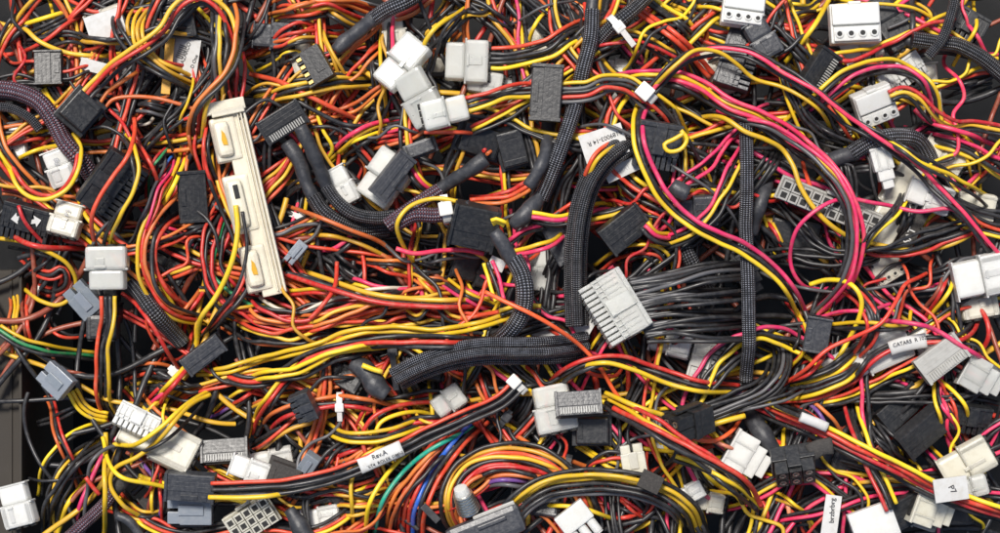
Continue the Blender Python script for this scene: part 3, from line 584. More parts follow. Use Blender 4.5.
def strays(num, lo, hi, kinds):
    c = 0
    for t in range(num*10):
        if c >= num: break
        P = rpath(lo, hi, .2); n_ = len(P); s_ = np.linspace(0, 1, n_); nn, _ = perp(P); P = P + nn*(rng.uniform(3, 9)*np.sin(2*math.pi*s_*n_*3/rng.uniform(45, 90)+rng.uniform(0, 6)))[:, None]
        inn = (P[:, 0] > -20)&(P[:, 0] < 1020)&(P[:, 1] > -20)&(P[:, 1] < 550)
        if inn.mean() < .5 or hole(P).any() or dark(P).mean() > .05: continue
        x = P[:, 0].mean(); kk = kinds[0] if rng.random() > smooth01((x-380)/260) else kinds[1]
        W(str(rng.choice(kk)), [tuple(p) for p in P[::6]], r=rng.uniform(2.0, 2.7), c=.006, loose=3, dive=(1.2, 1.2)); RECS[-1]['fill'] = True; c += 1
strays(125, 70, 230, (['K', 'R', 'O', 'G', 'Y', 'RK', 'K', 'GK', 'A', 'K'], ['K', 'P', 'Y', 'R', 'YK', 'RK', 'R', 'A', 'Y']))
# ---------------------------------------------------------------- dark hollow at the left
W('RT', '8 285 14 305 20 325 18 345 2 366', r=2.6, dive=(1, 1)); W('GYO', '-5 290 3 310 4 340 0 362', r=2.4); W('YNK', '-8 330 20 345 45 354 80 360', r=2.6, dive=(0, 1))
W('TO', '45 398 48 425 58 442 60 452', r=1.8, depth=30); W('T', '24 425 38 412 46 400', r=1.8); W('G', '70 400 66 425 58 448', r=1.5); W('A', '48 410 47 440 50 470', r=1.5)
W('TK', '20 372 42 392 60 388 84 402', r=2.0, depth=40); W('T', '14 440 34 420 52 436 66 462', r=1.9, depth=40); W('KR', '30 310 44 330 60 338 88 330', r=2.2); W('K', '24 470 44 450 60 452 88 440', r=2.2); W('G', '30 395 26 420 34 446', r=1.7, depth=40)
W('YK', '22 505 34 470 54 446 78 432 98 430', r=2.4, depth=30); W('RKO', '28 400 46 430 60 462 64 500', r=2.3, depth=45); W('KK', '20 430 50 420 76 408 98 402', r=2.4, depth=30); W('TK', '30 350 50 372 80 380 100 398', r=2.2, depth=35); W('KG', '36 545 40 500 56 465 84 445', r=2.4)
W('K', '-8 485 40 485 80 480 100 472', r=2.0)
PL('small', 55, 381, 40, (34,26,13), 'blue', 'smoky blue two-pin plug hanging over the dark hollow', 'smoky blue plug', tilt=(8, -10), lift=20)
W('YYY', '66 393 74 408 84 417 98 421', r=2.6, loose=1, lift=3)
PL('shell', 8, 510, 75, (44,36,15), 'white', 'white plug lying against the crate wall in the bottom corner', 'corner plug', tilt=(10, 0))
# ---------------------------------------------------------------- hand placed: upper left
PL('card', 104, 24, -18, (38,26,.8), 'paper', 'creased blank white paper flap under black wires', 'blank paper flap', name='paper_flap', cat='paper', words=None)
PL('card', 93, 66, 15, (28,12,.8), 'paper', 'small off-white paper scrap under red wires', 'paper scrap', name='paper_flap', cat='paper')
PL('card', 184, 56, 8, (26,38,.8), 'paper', 'tilted barcode label on an amber ribbon strip', 'barcode label', name='barcode_label', cat='label', q=75,
   words=[('LAZARCO', 5.5, -1, 3, 78, .9, 'ink'), ('D One', 5, 9, -3, 78, .9, 'ink'), ('|||||||', 8, -6, 5, 78, .9, 'ink')])
PL('card', 168, 62, 5, (9,64,1), 'amberplastic', 'amber plastic ribbon strip under the barcode label', 'amber strip', name='ribbon_strip', cat='strip', q=70)
W('Y', '-8 22 20 20 45 14 65 5 82 -8', r=3.2); W('G', '-8 20 20 27 38 41 58 50 78 54 100 54 125 46', r=3.1)
W('KG', '60 22 80 37 105 42 130 41 158 30 182 31 215 27', r=3.0); W('K', '70 38 100 42 145 38 210 35', r=2.6); W('Y', '38 -8 48 15 56 36 66 50', r=2.4)
W('GGG', '152 -8 141 12 140 32 148 52 170 70 208 90', r=2.8, loose=2.5); W('G', '134 -8 128 12 128 30 134 42 145 52', r=2.8)
W('KK', '113 -8 114 15 122 35 136 54 160 72 190 90 206 99', r=2.8, loose=2); W('KR', '155 66 175 72 200 76', r=2.5); W('RK', '190 40 200 62 206 85 204 104', r=2.5)
s = SL('violet and black braided sleeve curving in under the square black plug', 'violet sleeve', name='sleeved_cable'); sleeve(s, 'braidv', '-14 88 18 92 40 102 54 120 64 140 80 160 94 184', 9.5, dive=(0, 1))
sleeve(s, 'braid2', '-14 106 10 108 30 118 40 130', 5)
W('Y', '-5 165 20 156 45 147 66 142', r=2.8); W('KR', '12 150 32 140 48 134 60 132', r=2.8)
PL('rib', 24, 222, 15, (50,38,16), 'black', 'black ribbed plug marked with two white arrows', 'arrow-marked plug', tilt=(14, 0), words=[('ARROW', 11, -8, 4, 200, 9.8, 'paper'), ('ARROW', 11, 10, 6, 25, 9.8, 'paper')])
PL('shell', 57, 167, -20+90, (38,30,16), 'white', 'white plug stamped P8 ringed by a yellow wire', 'upper P8 plug', tilt=(0, 8), words=[('P8', 7.5, -7, 1, 175, 8.6, 'inkpale')])
PL('shell', 67, 220, 105, (34,34,16), 'cream', 'cream plug stamped P3 below the yellow wire ring', 'P3 plug', tilt=(0, -10), words=[('P3', 7, -6, 1, 178, 8.6, 'inkpale')])
PL('drive', 49, 69, -92, (35,27,16), 'black', 'small square black plug above the violet sleeve', 'square black plug', tilt=(4, 6), lift=2)
W('RKKYY', '48 86 54 98 62 108 70 118', r=2.4, depth=15)
W('O', '103 108 112 99 128 96 155 98 178 104 196 110', r=3.0, depth=10); W('O', '100 104 108 92 125 80 142 66 150 58', r=2.8, dive=(0, 1))
W('GRK', '84 104 97 88 113 73 132 61 150 50 168 34 178 16 190 4 205 1 220 10 230 28 233 48 229 66 217 84 207 102 198 128 190 150', 'tricolour wire loop arching over the top from the hooded black plug', r=3.1, loose=1.2, lift=5, dive=(0, 1),
  plugs=[plug('box', 84, 112, -48, (40,36,18), 'black', tilt=(14, 10), lift=4)], lm='hooded black plug', name='power_cable')
W('KGAK', '216 -8 220 20 221 50 220 78 218 104', r=2.8, lift=2); W('KO', '230 -8 240 18 242 38 238 60 226 82 204 104 193 124 188 150', r=3.0, lift=3)
W('RR', '110 108 122 120 132 133 142 150 152 168 157 188', r=2.6); W('OR', '110 122 130 118 150 102 165 95', r=2.6); W('W', '135 124 145 122 150 116', r=2.4, dive=(0, 0))
W('KKA', '108 100 130 105 160 110 190 114', r=2.4, loose=3); W('Y', '150 114 170 117 195 122', r=2.4)
W('M', '122 122 120 135 116 152 115 166', r=2.6, dive=(1, 0), depth=10)
W('R', '150 133 165 121 178 125 182 140', r=2.6); W('O', '186 105 187 125 190 150 195 172', r=2.6)
# ---------------------------------------------------------------- left middle
W('RY', '-8 148 10 168 28 191 50 198 70 188 80 170 80 150 70 134', 'yellow and red wires curling round the upper P8 plug', r=2.9, loose=.8, lift=5, dive=(1, .5)); W('K', '-5 135 12 155 28 182 44 190', r=2.6)
W('Y', '60 202 78 196 92 202 100 212', r=2.8); W('YY', '72 248 84 236 94 224 100 216', r=2.8)
PL('rib', 116, 185, -55, (62,44,20), 'black', 'large black ribbed plug in the shade under red and yellow wires', 'large black ribbed plug', tilt=(18, -6), q=30)
W('YK', '112 130 134 144 144 168 142 192 128 216 112 236 104 252', r=2.8, lift=1); W('R', '134 118 138 140 136 158 122 178 107 202 98 228 96 256', r=3.0, lift=2); W('R', '137 142 150 158 158 176 156 200', r=2.8)
W('ORY', '180 132 179 165 172 190 158 212 146 238 145 268 156 298 176 316 205 322', r=2.9, loose=1.5); W('RK', '185 206 166 222 156 246 158 275 172 302 200 316', r=3)
W('Y', '178 134 182 150 176 182 164 202 148 222', r=3.2); W('RPKA', '165 148 168 168 160 190 152 215 140 236 124 252', r=2.2)
PL('drive', 191, 196, 86, (52,28,14), 'black', 'dusty black plug standing beside the white slotted rail', 'dusty black plug', tilt=(-12, 6), q=50)
W('KA', '212 222 198 235 188 255 192 280', r=2.4); W('OR', '172 340 178 318 190 300 200 280', r=2.8)
W('OGK', '206 134 210 160 220 195 232 225 240 250', r=2.8, dive=(1, 0)); W('KR', '209 110 208 150 216 190 226 215', r=2.6)
W('KR', '246 232 250 262 240 296 220 318 198 336', 'red and black wires hanging out of the slotted rail', r=3.0, dive=(0, 1)); 
W('RKR', '6 256 26 270 46 275 58 270 60 284 42 292 20 288', r=2.6, lift=1, ties=[(22, 288, 'tie', 1, 10, .9)])
W('Y', '-8 238 20 242 48 252 66 264 72 280 66 298 52 306 34 302 15 292 -8 282', 'yellow wire bent in a hairpin beside the crate wall', r=3.0, lift=3)
W('K', '-8 246 25 252 50 262 64 276', r=2.5); W('R', '-6 226 15 238 45 247 86 248', 'thick red wire running along to the clear square plug', r=3.6, lift=3); W('R', '20 206 26 222 36 238 46 250', r=2.8, lift=4, dive=(0, 1)); W('RRO', '-8 188 8 190 20 196 22 208', r=2.5)
PL('small', 82, 300, 50, (36,26,13), 'blue', 'smoky grey plug under the clear square plug', 'smoky grey plug', tilt=(6, 6))
PL('shell', 100, 318, 90, (44,34,14), 'black', 'black-bottomed white plug hanging below the clear square plug', 'black-bottomed plug')
s = SL('dark braided sleeve slanting down behind the clear square plug', 'slanted dark sleeve'); sleeve(s, 'braid2', '128 282 145 300 162 322 178 345', 9, dive=(1, 1))
W('YKKR', '114 296 110 320 103 350 99 385 97 412 103 432'.replace('114', '110'), 'yellow, black and red wires hanging from the clear square plug', r=2.8, loose=1.6, lift=2, dive=(0, 1), name='power_cable',
  plugs=[plug('shell', 109, 268, -91, (44,44,17), 'nylon', lift=4)], lm='clear square plug', ties=[(103, 428, 'tie', 1, 0, 1.1)])
W('R', '118 293 133 303 152 322 164 345 172 368 180 390', r=2.8, lift=3); W('YK', '238 206 240 236 232 270 214 300 198 322 188 352', r=3.4, loose=.8, lift=5, dive=(0, .6)) if False else None
PL('drive', 201, 355, -37, (46,20,14), 'slate', 'slate grey bar-shaped plug over the yellow wires', 'slate bar plug', tilt=(10, 0), lift=6)
W('RY', '188 345 184 365 172 382 155 402 140 420', r=3.2, lift=2); W('PR', '176 372 160 388 145 402 130 416', r=2.8, ties=[(172, 376, 'tie', -1, 8, 1.3)]); W('KY', '170 395 150 410 130 430 118 440', r=2.8)
# rail
r_ = PL('rail', 246, 199, 77, (200,41,15), 'rail', 'long cream white slotted rail with three raised humps and amber slots', 'slotted rail', tilt=(-14, 0), name='slotted_rail', cat='rail', q=82, lift=2)
W('Y', '239 206 241 232 234 265 216 298 198 322 188 354', 'thick yellow wire pouring out of the slotted rail', r=3.6, lift=3, dive=(0, 1)); W('K', '245 212 249 250 238 290 214 318 196 338', r=2.4, lift=1, dive=(0, 1))
# ---------------------------------------------------------------- top centre
W('K', '250 28 275 31 297 38 312 48 325 55', 'thin grey wire dipping towards the gold-pinned plug', r=2.6); W('GG', '309 -8 303 14 302 38', r=3.0); W('GG', '308 10 321 30 331 52 342 78 353 102', r=2.6, loose=2)
W('GK', '312 -8 328 12 348 24 372 28', r=2.9); W('R', '245 70 275 80 310 97 345 113 374 123', 'long red wire slanting across below the gold-pinned plug', r=3.4, lift=2)
W('K', '255 76 285 93 318 112 350 125 395 120', r=3.0); W('GKG', '250 98 290 92 335 84 380 77', r=2.9); W('Y', '292 58 288 70 284 84', r=2.8)
W('K', '342 60 360 66 382 72', r=2.6); W('GO', '345 52 365 40 385 38', r=2.6)
PL('floppy', 316, 68, 60, (36,28,13), 'black', 'small black four-way plug showing gold contacts', 'gold-pinned plug', tilt=(8, -6), lift=4)
s = SL('black braided sleeve with smooth heat shrink end at the top edge', 'heat-shrunk sleeve'); z0, z1 = sleeve(s, 'shrink', '336 52 346 42 358 32 374 17', 9, r0=(8, 10, 9, 9, 10)); sleeve(s, 'braid', '370 20 385 11 405 2 425 -12', 8.5, zpin=(z1, None))
W('Y', '380 20 379 45 382 75 385 98 386 122', r=2.7, lift=2); W('PK', '390 8 391 45 388 80 388 118', r=2.6, lift=0); W('KK', '374 25 372 60 377 95 380 120', r=2.2)
W('GO', '412 46 424 34 436 15 446 -8', r=2.8); W('R', '432 -8 428 22 421 50', r=3.2, lift=1)
for a in [(402,64,40,(58,34,16),'large clear plug leaning on the yellow vertical wire','leaning clear plug',-12), (420,99,62,(56,38,16),'large clear plug overlapping the leaning clear plug','middle clear plug',14)]:
    PL('shell', a[0], a[1], a[2]-90 if a[0] == 402 else a[2], a[3], 'nylon', a[4], a[5], tilt=(a[6], 4), lift=2)
PL('shell', 485, 82, 10, (36,26,14), 'nylon', 'half-hidden clear plug tucked below the stepped clear plug', 'tucked clear plug')
W('Y', '476 -8 455 15 437 30 424 48 419 76', 'bright yellow wire dropping onto the stacked clear plugs', r=3.2, lift=3); W('KK', '486 -6 466 14 444 38 432 74', r=2.6)
W('RKKKY', '488 45 515 50 545 45 572 33 600 20'.replace('488 45', '486 58').replace('515 50', '515 57').replace('545 45', '548 50'), 'red, black and yellow wires fanning from the stepped clear plug', r=2.9, g=6.2, lift=1, dive=(0, 1), name='power_cable',
  plugs=[plug('shell', 467, 61, 2, (44,46,17), 'nylon', lift=6)], lm='stepped clear plug')
W('R', '500 -2 487 20 474 40', r=3.3); W('YK', '640 0 610 28 590 50', r=2.6)
W('RKKY', '468 108 490 102 510 95 534 92', 'wires leaving the small clear plug for the grooved black plug', r=2.8, g=5.6, lift=1, dive=(0, 0), name='power_cable',
  plugs=[plug('shell', 446, 115, -14+180, (46,30,15), 'nylon', tilt=(0, 0), lift=7)], lm='small clear plug')
W('R', '425 133 455 134 490 134', r=2.8)
W('PY', '318 160 345 141 374 124 402 119', 'pink and yellow wires rising past the black toothed plug', r=3.0, lift=2); W('YK', '325 165 350 147 380 132 400 126', r=2.4); W('Y', '400 120 408 133 410 150', r=2.6); W('Y', '386 122 390 140 393 158', r=2.6)
# braids upper middle
s = SL('long black braided sleeve dropping from the top edge to the heat shrink knuckle', 'tall braided sleeve'); sleeve(s, 'shrink', '594 -10 592 8 592 16', 8); z0, z1 = sleeve(s, 'braid', '592 12 590 40 582 72 575 105 560 150 546 186 540 200', 8.2)
z0, z1 = sleeve(s, 'shrink', '543 192 534 205 524 216 512 226', 9, r0=(8.5, 9, 12, 10, 8), zpin=(z1, None))
s = SL('second dark braided sleeve crossing behind the white hooked tie', 'crossing braided sleeve'); sleeve(s, 'braid2', '655 -12 632 12 606 34 592 50', 8, dive=(0, 1)); tie(s, 612, 26, 'tie', 1, 24, 1.3)
W('K', '545 122 546 150 540 175', r=4.5); s = SL('smooth dark shrink tube dropping behind the grooved black plug', 'dark shrink tube'); sleeve(s, 'shrink', '548 122 546 150 538 172 528 188', 8, dive=(1, 0))
PL('box', 512, 148, 75, (44,32,16), 'black', 'plain black plug between the shrink tube and grooved plug', 'plain black plug', tilt=(0, 10), q=50)
# grooved SATA
W('YAKRA', '560 98 585 94 604 86 625 87 642 97 662 112 676 128 692 150'.replace('560 98', '558 96'), 'grey, red and yellow wires leaving the grooved black plug', r=2.7, g=5.8, lift=1, dive=(0, 1), name='power_cable', loose=2,
  plugs=[plug('drive', 546, 96, 94, (56,30,15), 'black', lift=8, tilt=(4, 0))], lm='grooved black plug')
W('PYK', '604 80 640 77 668 79 700 90 718 104 730 122', r=2.7, loose=2)
# ---------------------------------------------------------------- centre
PL('shell', 342, 185, 62, (40,24,12), 'white', 'worn white plug under the bent black braids', 'worn white plug', tilt=(8, 0))
PL('shell', 385, 178, -55, (54,46,16), 'nylon', 'big clear plug behind the blue-grey bar plug', 'big clear plug', tilt=(-6, 0))
PL('drive', 393, 176, -52, (52,20,14), 'slate', 'blue-grey bar plug lying on the big clear plug', 'blue-grey bar plug', tilt=(12, 0), lift=6)
PL('box', 421, 149, -20, (34,16,12), 'slate', 'small dark grey plug above the blue-grey bar plug', 'small dark grey plug', lift=3)
W('YPK', '405 152 412 170 424 186 445 196', r=2.6)
s = SL('pair of black braided sleeves bending from the toothed plug to the white tie', 'bent braided pair', cat='cable')
addplug(s, plug('toothed', 283, 122, -32, (48,26,15), 'black', tilt=(10, 0), q=60, lift=2))
wires(s, 'OPK', '284 128 292 136 300 146', 2.6, dive=(0, 1)); wires(s, 'GK', '300 118 302 128 306 140', 2.6, dive=(0, 1))
z0, z1 = sleeve(s, 'shrink', '286 142 298 160 306 184 314 200', 8.5, r0=(10, 9, 8)); sleeve(s, 'braid2', '312 196 322 210 338 222 360 230 388 229', 8.5, zpin=(z1, None))
z0, z1 = sleeve(s, 'shrink', '302 128 312 148 320 168 328 190', 8, r0=(9, 9, 8)); sleeve(s, 'braid2', '326 186 338 202 355 214 378 218 396 216', 7, zpin=(z1, None))
s['pts'] = spline(pts_('286 142 312 196 338 222 388 229'))
s = SL('black braided sleeve with heat shrink ending at the yellow-tipped plain plug', 'violet-flecked sleeve'); z0, z1 = sleeve(s, 'braidv', '388 226 405 214 425 200 440 190', 8); sleeve(s, 'shrink', '436 192 455 180 472 170 486 160', 9, r0=(8, 8.5, 11), zpin=(z1, None))
wires(s, 'YKRO', '482 150 492 140 502 134', 2.6, g=6, dive=(0, 1))
s = SL('short braided sleeve running behind the glossy black plug', 'short violet sleeve'); z0, z1 = sleeve(s, 'braidv', '396 226 415 216 436 216 450 214', 8); sleeve(s, 'shrink', '444 215 460 212 472 208', 9, zpin=(z1, None)); tie(s, 400, 224, 'tie', 1, 14, 1.7)
W('RRO', '470 200 490 200 510 196 528 186', r=2.8); W('Y', '480 198 505 190 525 196', r=2.6)
W('Y', '458 203 440 200 422 203 408 211 399 226 403 244 413 262', 'bright yellow wire hooking round from the glossy black plug', r=3.0, lift=3, dive=(0, 1))
W('P', '397 249 415 254 440 251 465 250 484 254', 'pink wire with a cut end crossing under the glossy black plug', r=3.0, lift=3, dive=(0, 0)); W('A', '398 262 420 264 450 258 480 256', r=2.5, lift=2)
PL('drive', 474, 226, 14, (46,42,20), 'black', 'glossy black square plug at the centre of the heap', 'glossy black plug', tilt=(18, 8), lift=7)
W('YY', '492 224 498 222 505 226', r=2.5, lift=6, dive=(0, 0))
PL('card', 497, 264, 25, (16,12,6), 'white', 'tiny white plug end under the glossy black plug', 'tiny white plug')
s = SL('thick braided sleeve hanging from a lumpy heat shrink joint', 'hanging braided sleeve'); z0, z1 = sleeve(s, 'shrink', '494 232 502 244 510 258 516 266', 9, r0=(7, 10, 9, 9), dive=(0, 0)); sleeve(s, 'braid', '513 258 521 274 524 292 521 312 510 330 494 344 480 352', 9.5, zpin=(z1, None), dive=(0, 1))
W('YPK', '531 218 560 221 585 213 605 208 622 212', r=2.9, loose=1.2, lift=0, dive=(0, 1)); W('YP', '510 250 535 248 555 240 572 225'.replace('510 250', '512 254'), r=2.8); W('PK', '508 244 525 232 545 226', r=2.8)
PL('card', 602, 146, -18, (44,30,.8), 'paper', 'white label printed with a long number beside the arched sleeve', 'printed white label', name='wrap_label', cat='label', words=[('A189003-14 R', 6.2, 3, 5, 183, .7, 'ink')], lift=8)
PL('card', 620, 171, -25, (34,14,.8), 'paper', 'second printed label under the arched braided sleeve', 'lower printed label', name='wrap_label', cat='label', words=[('1V5HK', 6, 0, 0, 180, .7, 'inkpale')], lift=4)
PL('card', 588, 318, -60, (40,18,1), 'paper', 'white barcode tag beside the ribbed clear block', 'white barcode tag', name='barcode_label', cat='label', words=[('||||||', 12, 2, 0, 90, .9, 'ink')])
s = SL('wide flat braided sleeve arching down past the ribbed clear block', 'arched flat sleeve')
zz = []
for o, rr in ((-6.5, 5.6), (6.5, 5.6), (0, 6.2)):
    pp = spline(pts_('646 134 625 146 604 162 588 185 579 215 575 250 575 290 577 338')); nn, _ = perp(pp); q = pp+nn*o
    zz.append(sleeve(s, 'braid2', ' '.join('%.1f %.1f' % tuple(v) for v in q[::8]), rr, dive=(1, 0)))
W('YR', '636 138 612 146 594 160 584 182 577 205', r=2.8, loose=.6, lift=3); W('A', '565 131 600 127 638 143 675 170 708 192 728 212 742 232 750 252', 'single thin grey wire looping over the pink and yellow curve', r=2.2, lift=5)
PL('rib', 655, 146, 10, (44,46,18), 'slate', 'ribbed slate plug wedged beside the coiled yellow wire', 'wedged slate plug', tilt=(10, 8), q=70)
W('Y', '676 134 682 142 676 152 664 154 660 148 670 142 680 136', r=2.8, lift=6, dive=(0, 0)); W('K', '672 108 678 128 690 148 700 162', r=2.6)
s = SL('blue-grey shrink tube end beside the boxy slate plug', 'blue-grey shrink end'); sleeve(s, 'shrink', '668 186 676 192 684 196', 11, r0=(8, 12, 11))
PL('shell', 694, 212, -4, (44,34,16), 'slate', 'boxy slate plug under the pink and yellow curve', 'boxy slate plug', tilt=(10, 0), q=60)
s = SL('dark braided sleeve sinking into the shade under the pink curve', 'sinking sleeve'); sleeve(s, 'braid2', '682 235 688 255 700 276 712 292', 8, dive=(1, 1))
W('PKYK', '640 238 655 243 682 236 704 218 720 194 735 165 748 148 762 128', r=2.6, loose=2, lift=1)
PL('drive', 623, 229, -38, (48,30,16), 'black', 'matt black oblong plug in the middle of the wires', 'matt oblong plug', tilt=(12, 0), lift=7); W('YPK', '642 226 654 236 672 238 690 230', r=2.8, dive=(0, 1))
W('YK', '760 200 768 228 780 255', r=2.4)
# 24 pin clear block with black wires
pp = plug('rib', 614, 309, 60, (58,48,24), 'nylon', tilt=(0, 0), lift=5)
pp = plug('rib', 613, 307, 60, (66,46,22), 'nylon', tilt=(-8, -8), lift=6)
r_ = rec('power_cable', 'cable', 'ribbed clear block with a fan of black wires running under the upright braid', None, 'ribbed clear block'); realise(pp); r_['plugs'].append(pp)
for k in range(24):
    y0 = 280+k*2.6+rng.normal(0, .8); x0 = 626+k*.8; y1 = 264+k*3.5+rng.normal(0, 5)
    wires(r_, 'A' if k % 4 == 1 else 'K', '%f %f %f %f %f %f %f %f' % (x0, y0, 670, (y0*.6+y1*.4)-3+rng.normal(0, 2), 705, (y0*.25+y1*.75)-4+rng.normal(0, 2), 752, y1-4), 2.9, pin=(pp['zc'], None), dive=(0, .5))
r_['pts'] = spline(pts_('640 305 700 300 752 300')); r_['colors'] = 'K'
stamp_plug(pp, r_['id'])
s = SL('straight upright braided sleeve crossing over the fan of black wires', 'upright braid'); sleeve(s, 'braid', '744 118 744 170 745 230 745 300 747 352 748 382', 7.4, flat=.7, dive=(0, 1))
# horizontal braid band
PL('card', 556, 332, 8, (46,14,1), 'paper', 'crumpled white tag under the arched flat sleeve', 'crumpled tag', name='wrap_label', cat='label', q=35)
s = SL('broad band of black braided sleeves running across below the ribbed clear block', 'broad braided band')
for o, rr in ((-10, 5.5), (-3.5, 5.4), (3.5, 5.4), (10, 5.5), (0, 4.6)):
    pp = spline(pts_('588 346 560 349 520 350 485 350 450 356 420 367 398 378 384 390')); nn, _ = perp(pp); q = pp+nn*o*np.linspace(1.0, .8, len(pp))[:, None]
    sleeve(s, 'braid', ' '.join('%.1f %.1f' % tuple(v) for v in q[::8]), rr, dive=(.6, 0))
sleeve(s, 'shrink', '352 362 366 370 378 386 388 394', 12, r0=(10, 13, 14, 10), dive=(.4, 0)); s['pts'] = spline(pts_('588 346 485 350 384 390'))
W('Y', '364 364 374 368 384 371', r=3.4, lift=6, dive=(0, 0))
W('S', '486 291 505 300 530 312 552 325 580 346 600 368 615 392 630 410 645 421 662 430 688 437 712 441 732 432 748 414 756 402', 'long scarlet wire with a cut end crossing the braided band', r=2.8, lift=4, dive=(0, 1))
W('YKP', '443 286 460 292 480 302 500 311'.replace('443 286', '440 280'), r=2.6); W('PKY', '488 262 494 280 500 300', r=2.6); W('YK', '500 312 520 306 540 308', r=3.0)
W('GK', '285 270 322 281 360 293 400 300 450 303 490 302', 'amber wire sweeping along from the foot of the slotted rail', r=3.6, loose=.6, lift=1); W('R', '280 273 330 288 380 302 430 306 492 306', r=3.4)
W('YR', '288 293 320 292 350 290', r=2.6); W('R', '336 262 335 288 325 304 312 318', r=3.0, lift=2, dive=(1, 0)); W('G', '285 236 330 236 360 244 395 262', r=3.0); W('O', '280 204 315 216 350 230 380 242 402 262', r=3.0)
W('PK', '308 254 330 252 345 244 356 232', r=3.2, lift=2); W('O', '345 248 375 252 400 266', r=3); W('YKP', '300 190 296 210 292 225 298 240', r=2.6, loose=1, ties=[(295, 216, 'tie', 1, 10, 1.1)], lift=1)
PL('small', 296, 252, -50, (26,12,9), 'blue', 'little smoky clip beside the slotted rail', 'little smoky clip', lift=4)
# ties
W('YY', '190 375 225 371 265 359 310 347 350 334 390 329 440 330 480 324 512 314', 'twin yellow wires running long through the black tie', r=3.1, loose=1.4, lift=2)
W('KRK', '203 362 222 377 250 383 280 376 310 358 350 346 390 341 440 340 492 343', r=3.0, loose=1); W('YYK', '232 392 262 378 300 372 335 355 365 349 395 346', r=3.0, ties=[(393, 342, 'tieblack', -1, 40, 1.3)], lift=1)
W('YK', '400 345 415 352 430 362', r=3); W('R', '430 322 460 318 500 312', r=3.2, ties=[(427, 322, 'tie', -1, 0, 1)])
# ---------------------------------------------------------------- upper right
PL('face', 741, 12, 8, (42,34,18), 'white', 'white plug cut by the top edge near the ribbed slate plug', 'top-edge white plug', lift=6, tilt=(-10, 0))
PL('rib', 738, 60, -72, (60,36,18), 'slate', 'upright slate plug with toothed edge between red and pink wires', 'upright slate plug', tilt=(-6, 8), q=60, lift=2)
W('RR', '638 8 662 28 686 48 714 74', r=3.4, loose=1); W('YKK', '650 -4 675 18 698 36 716 44', r=3.0); W('Y', '614 38 618 58 623 76', r=2.6)
W('R', '815 22 798 40 775 62', r=3.4, lift=1); W('Y', '838 -8 818 18 796 48 780 70', 'yellow wire slanting down beside the round-socketed white plug', r=3.2, lift=3)
PL('face', 854, 24, -3, (50,40,20), 'white', 'white plug with four round sockets facing up', 'round-socketed plug', lift=8, tilt=(-4, 0))
PL('toothed', 814, 74, -58, (50,24,14), 'black', 'black plug with a silvery contact edge below the round sockets', 'silver-edged plug', tilt=(20, 0), q=45)
PL('shell', 760, 42, 60, (40,30,14), 'slate', 'dark plug below the white plug at the top edge', 'dark top plug', q=45)
s = SL('black braided cable sagging across to the edge beyond the yellow arch', 'sagging braid'); sleeve(s, 'shrink', '888 34 900 36 916 40', 7, dive=(1, 0)); sleeve(s, 'braid2', '912 39 935 42 960 44 982 54 1012 76', 8.5)
s = SL('thin black braid dropping from the top edge in the corner', 'thin corner braid'); sleeve(s, 'braid2', '958 -12 950 15 940 40 926 58', 5.5)
W('K', '920 -5 915 25 914 55', r=4.2); W('P', '970 -8 976 22 988 42 1008 62', r=2.8, lift=2); W('Y', '990 -8 983 20 970 45 962 62', r=2.6); W('P', '992 0 985 28 972 52', r=2.4); W('A', '890 27 902 22 912 17', r=2.2, dive=(0, 0))
s = SL('black braid looping behind the big white two-hole plug', 'looping braid'); z0, z1 = sleeve(s, 'shrink', '822 166 838 158 856 152', 10, dive=(.5, 0)); sleeve(s, 'braid', '850 154 870 142 895 137 918 140 932 152 940 168', 9, zpin=(z1, None), dive=(0, 1))
s = SL('blue-black shrink tube slanting beside the upright braid', 'slanting shrink tube'); sleeve(s, 'shrink', '776 170 766 190 758 212 754 235', 8, r0=(7, 9, 9, 7), dive=(1, 1))
PL('shell', 876, 108, -22, (42,36,18), 'white', 'big white plug ending in two dark holes under the yellow arch', 'two-hole white plug', tilt=(0, 0), lift=5) if False else PL('face', 874, 106, -22, (40,36,20), 'white', 'big white plug ending in dark holes under the yellow arch', 'two-hole white plug', lift=4, tilt=(18, 0))
W('RGK', '886 98 900 93 915 98 930 114 950 126 975 126 1010 130', 'red, amber and black wires snaking out of the two-hole white plug', r=2.8, loose=2, dive=(0, 0))
W('P', '918 108 932 122 958 131 985 137 1010 143', r=3.0, lift=1); W('Y', '985 130 1000 136 1012 138', r=3)
W('KPKY', '786 132 812 104 840 82 868 70 896 68 918 80 933 98 940 122'.replace('786 132', '788 134'), 'yellow, black and pink wires in a high arch over the white plugs', r=2.8, loose=1.2, lift=2) if False else W('YKPK', '788 128 815 102 842 80 870 68 897 67 918 78 932 98 940 122', 'yellow, black and pink wires in a high arch over the white plugs', r=2.8, loose=1.2, lift=2)
# grey 20 pin + neighbours
PL('shell', 899, 205, -60, (86,40,16), 'cream', 'long cream plug body under the grey socket strip', 'long cream plug', q=40)
PL('grid', 828, 206, 22, (10.4, 22), 'gray', 'grey socket strip with two rows of square holes', 'grey socket strip', grid=(10, 2), tilt=(12, 0), lift=0, q=70)
PL('shell', 930, 196, 20, (46,30,14), 'white', 'white block plug under the thick pink diagonal wire', 'white block plug', tilt=(6, 0))
PL('fan', 881, 168, 75, (44,20,13), 'white', 'little bright white plug pointing down at the grey socket strip', 'little bright plug', lift=8); W('KR', '884 188 886 196 882 206', r=2.2, dive=(0, 1))
r_ = W('KKKK', '950 205 915 205 902 225 893 250'.replace('950 205 915 205', '905 182 908 205'), r=2.8); PL('card', 915, 232, -62, (44,15,1), 'tape', 'flat black band lettered SAT beside black wires', 'lettered black band', name='flat_cable', cat='cable', q=85, words=[('SAT', 10, -4, 0, 3, 1.2, 'paper')])
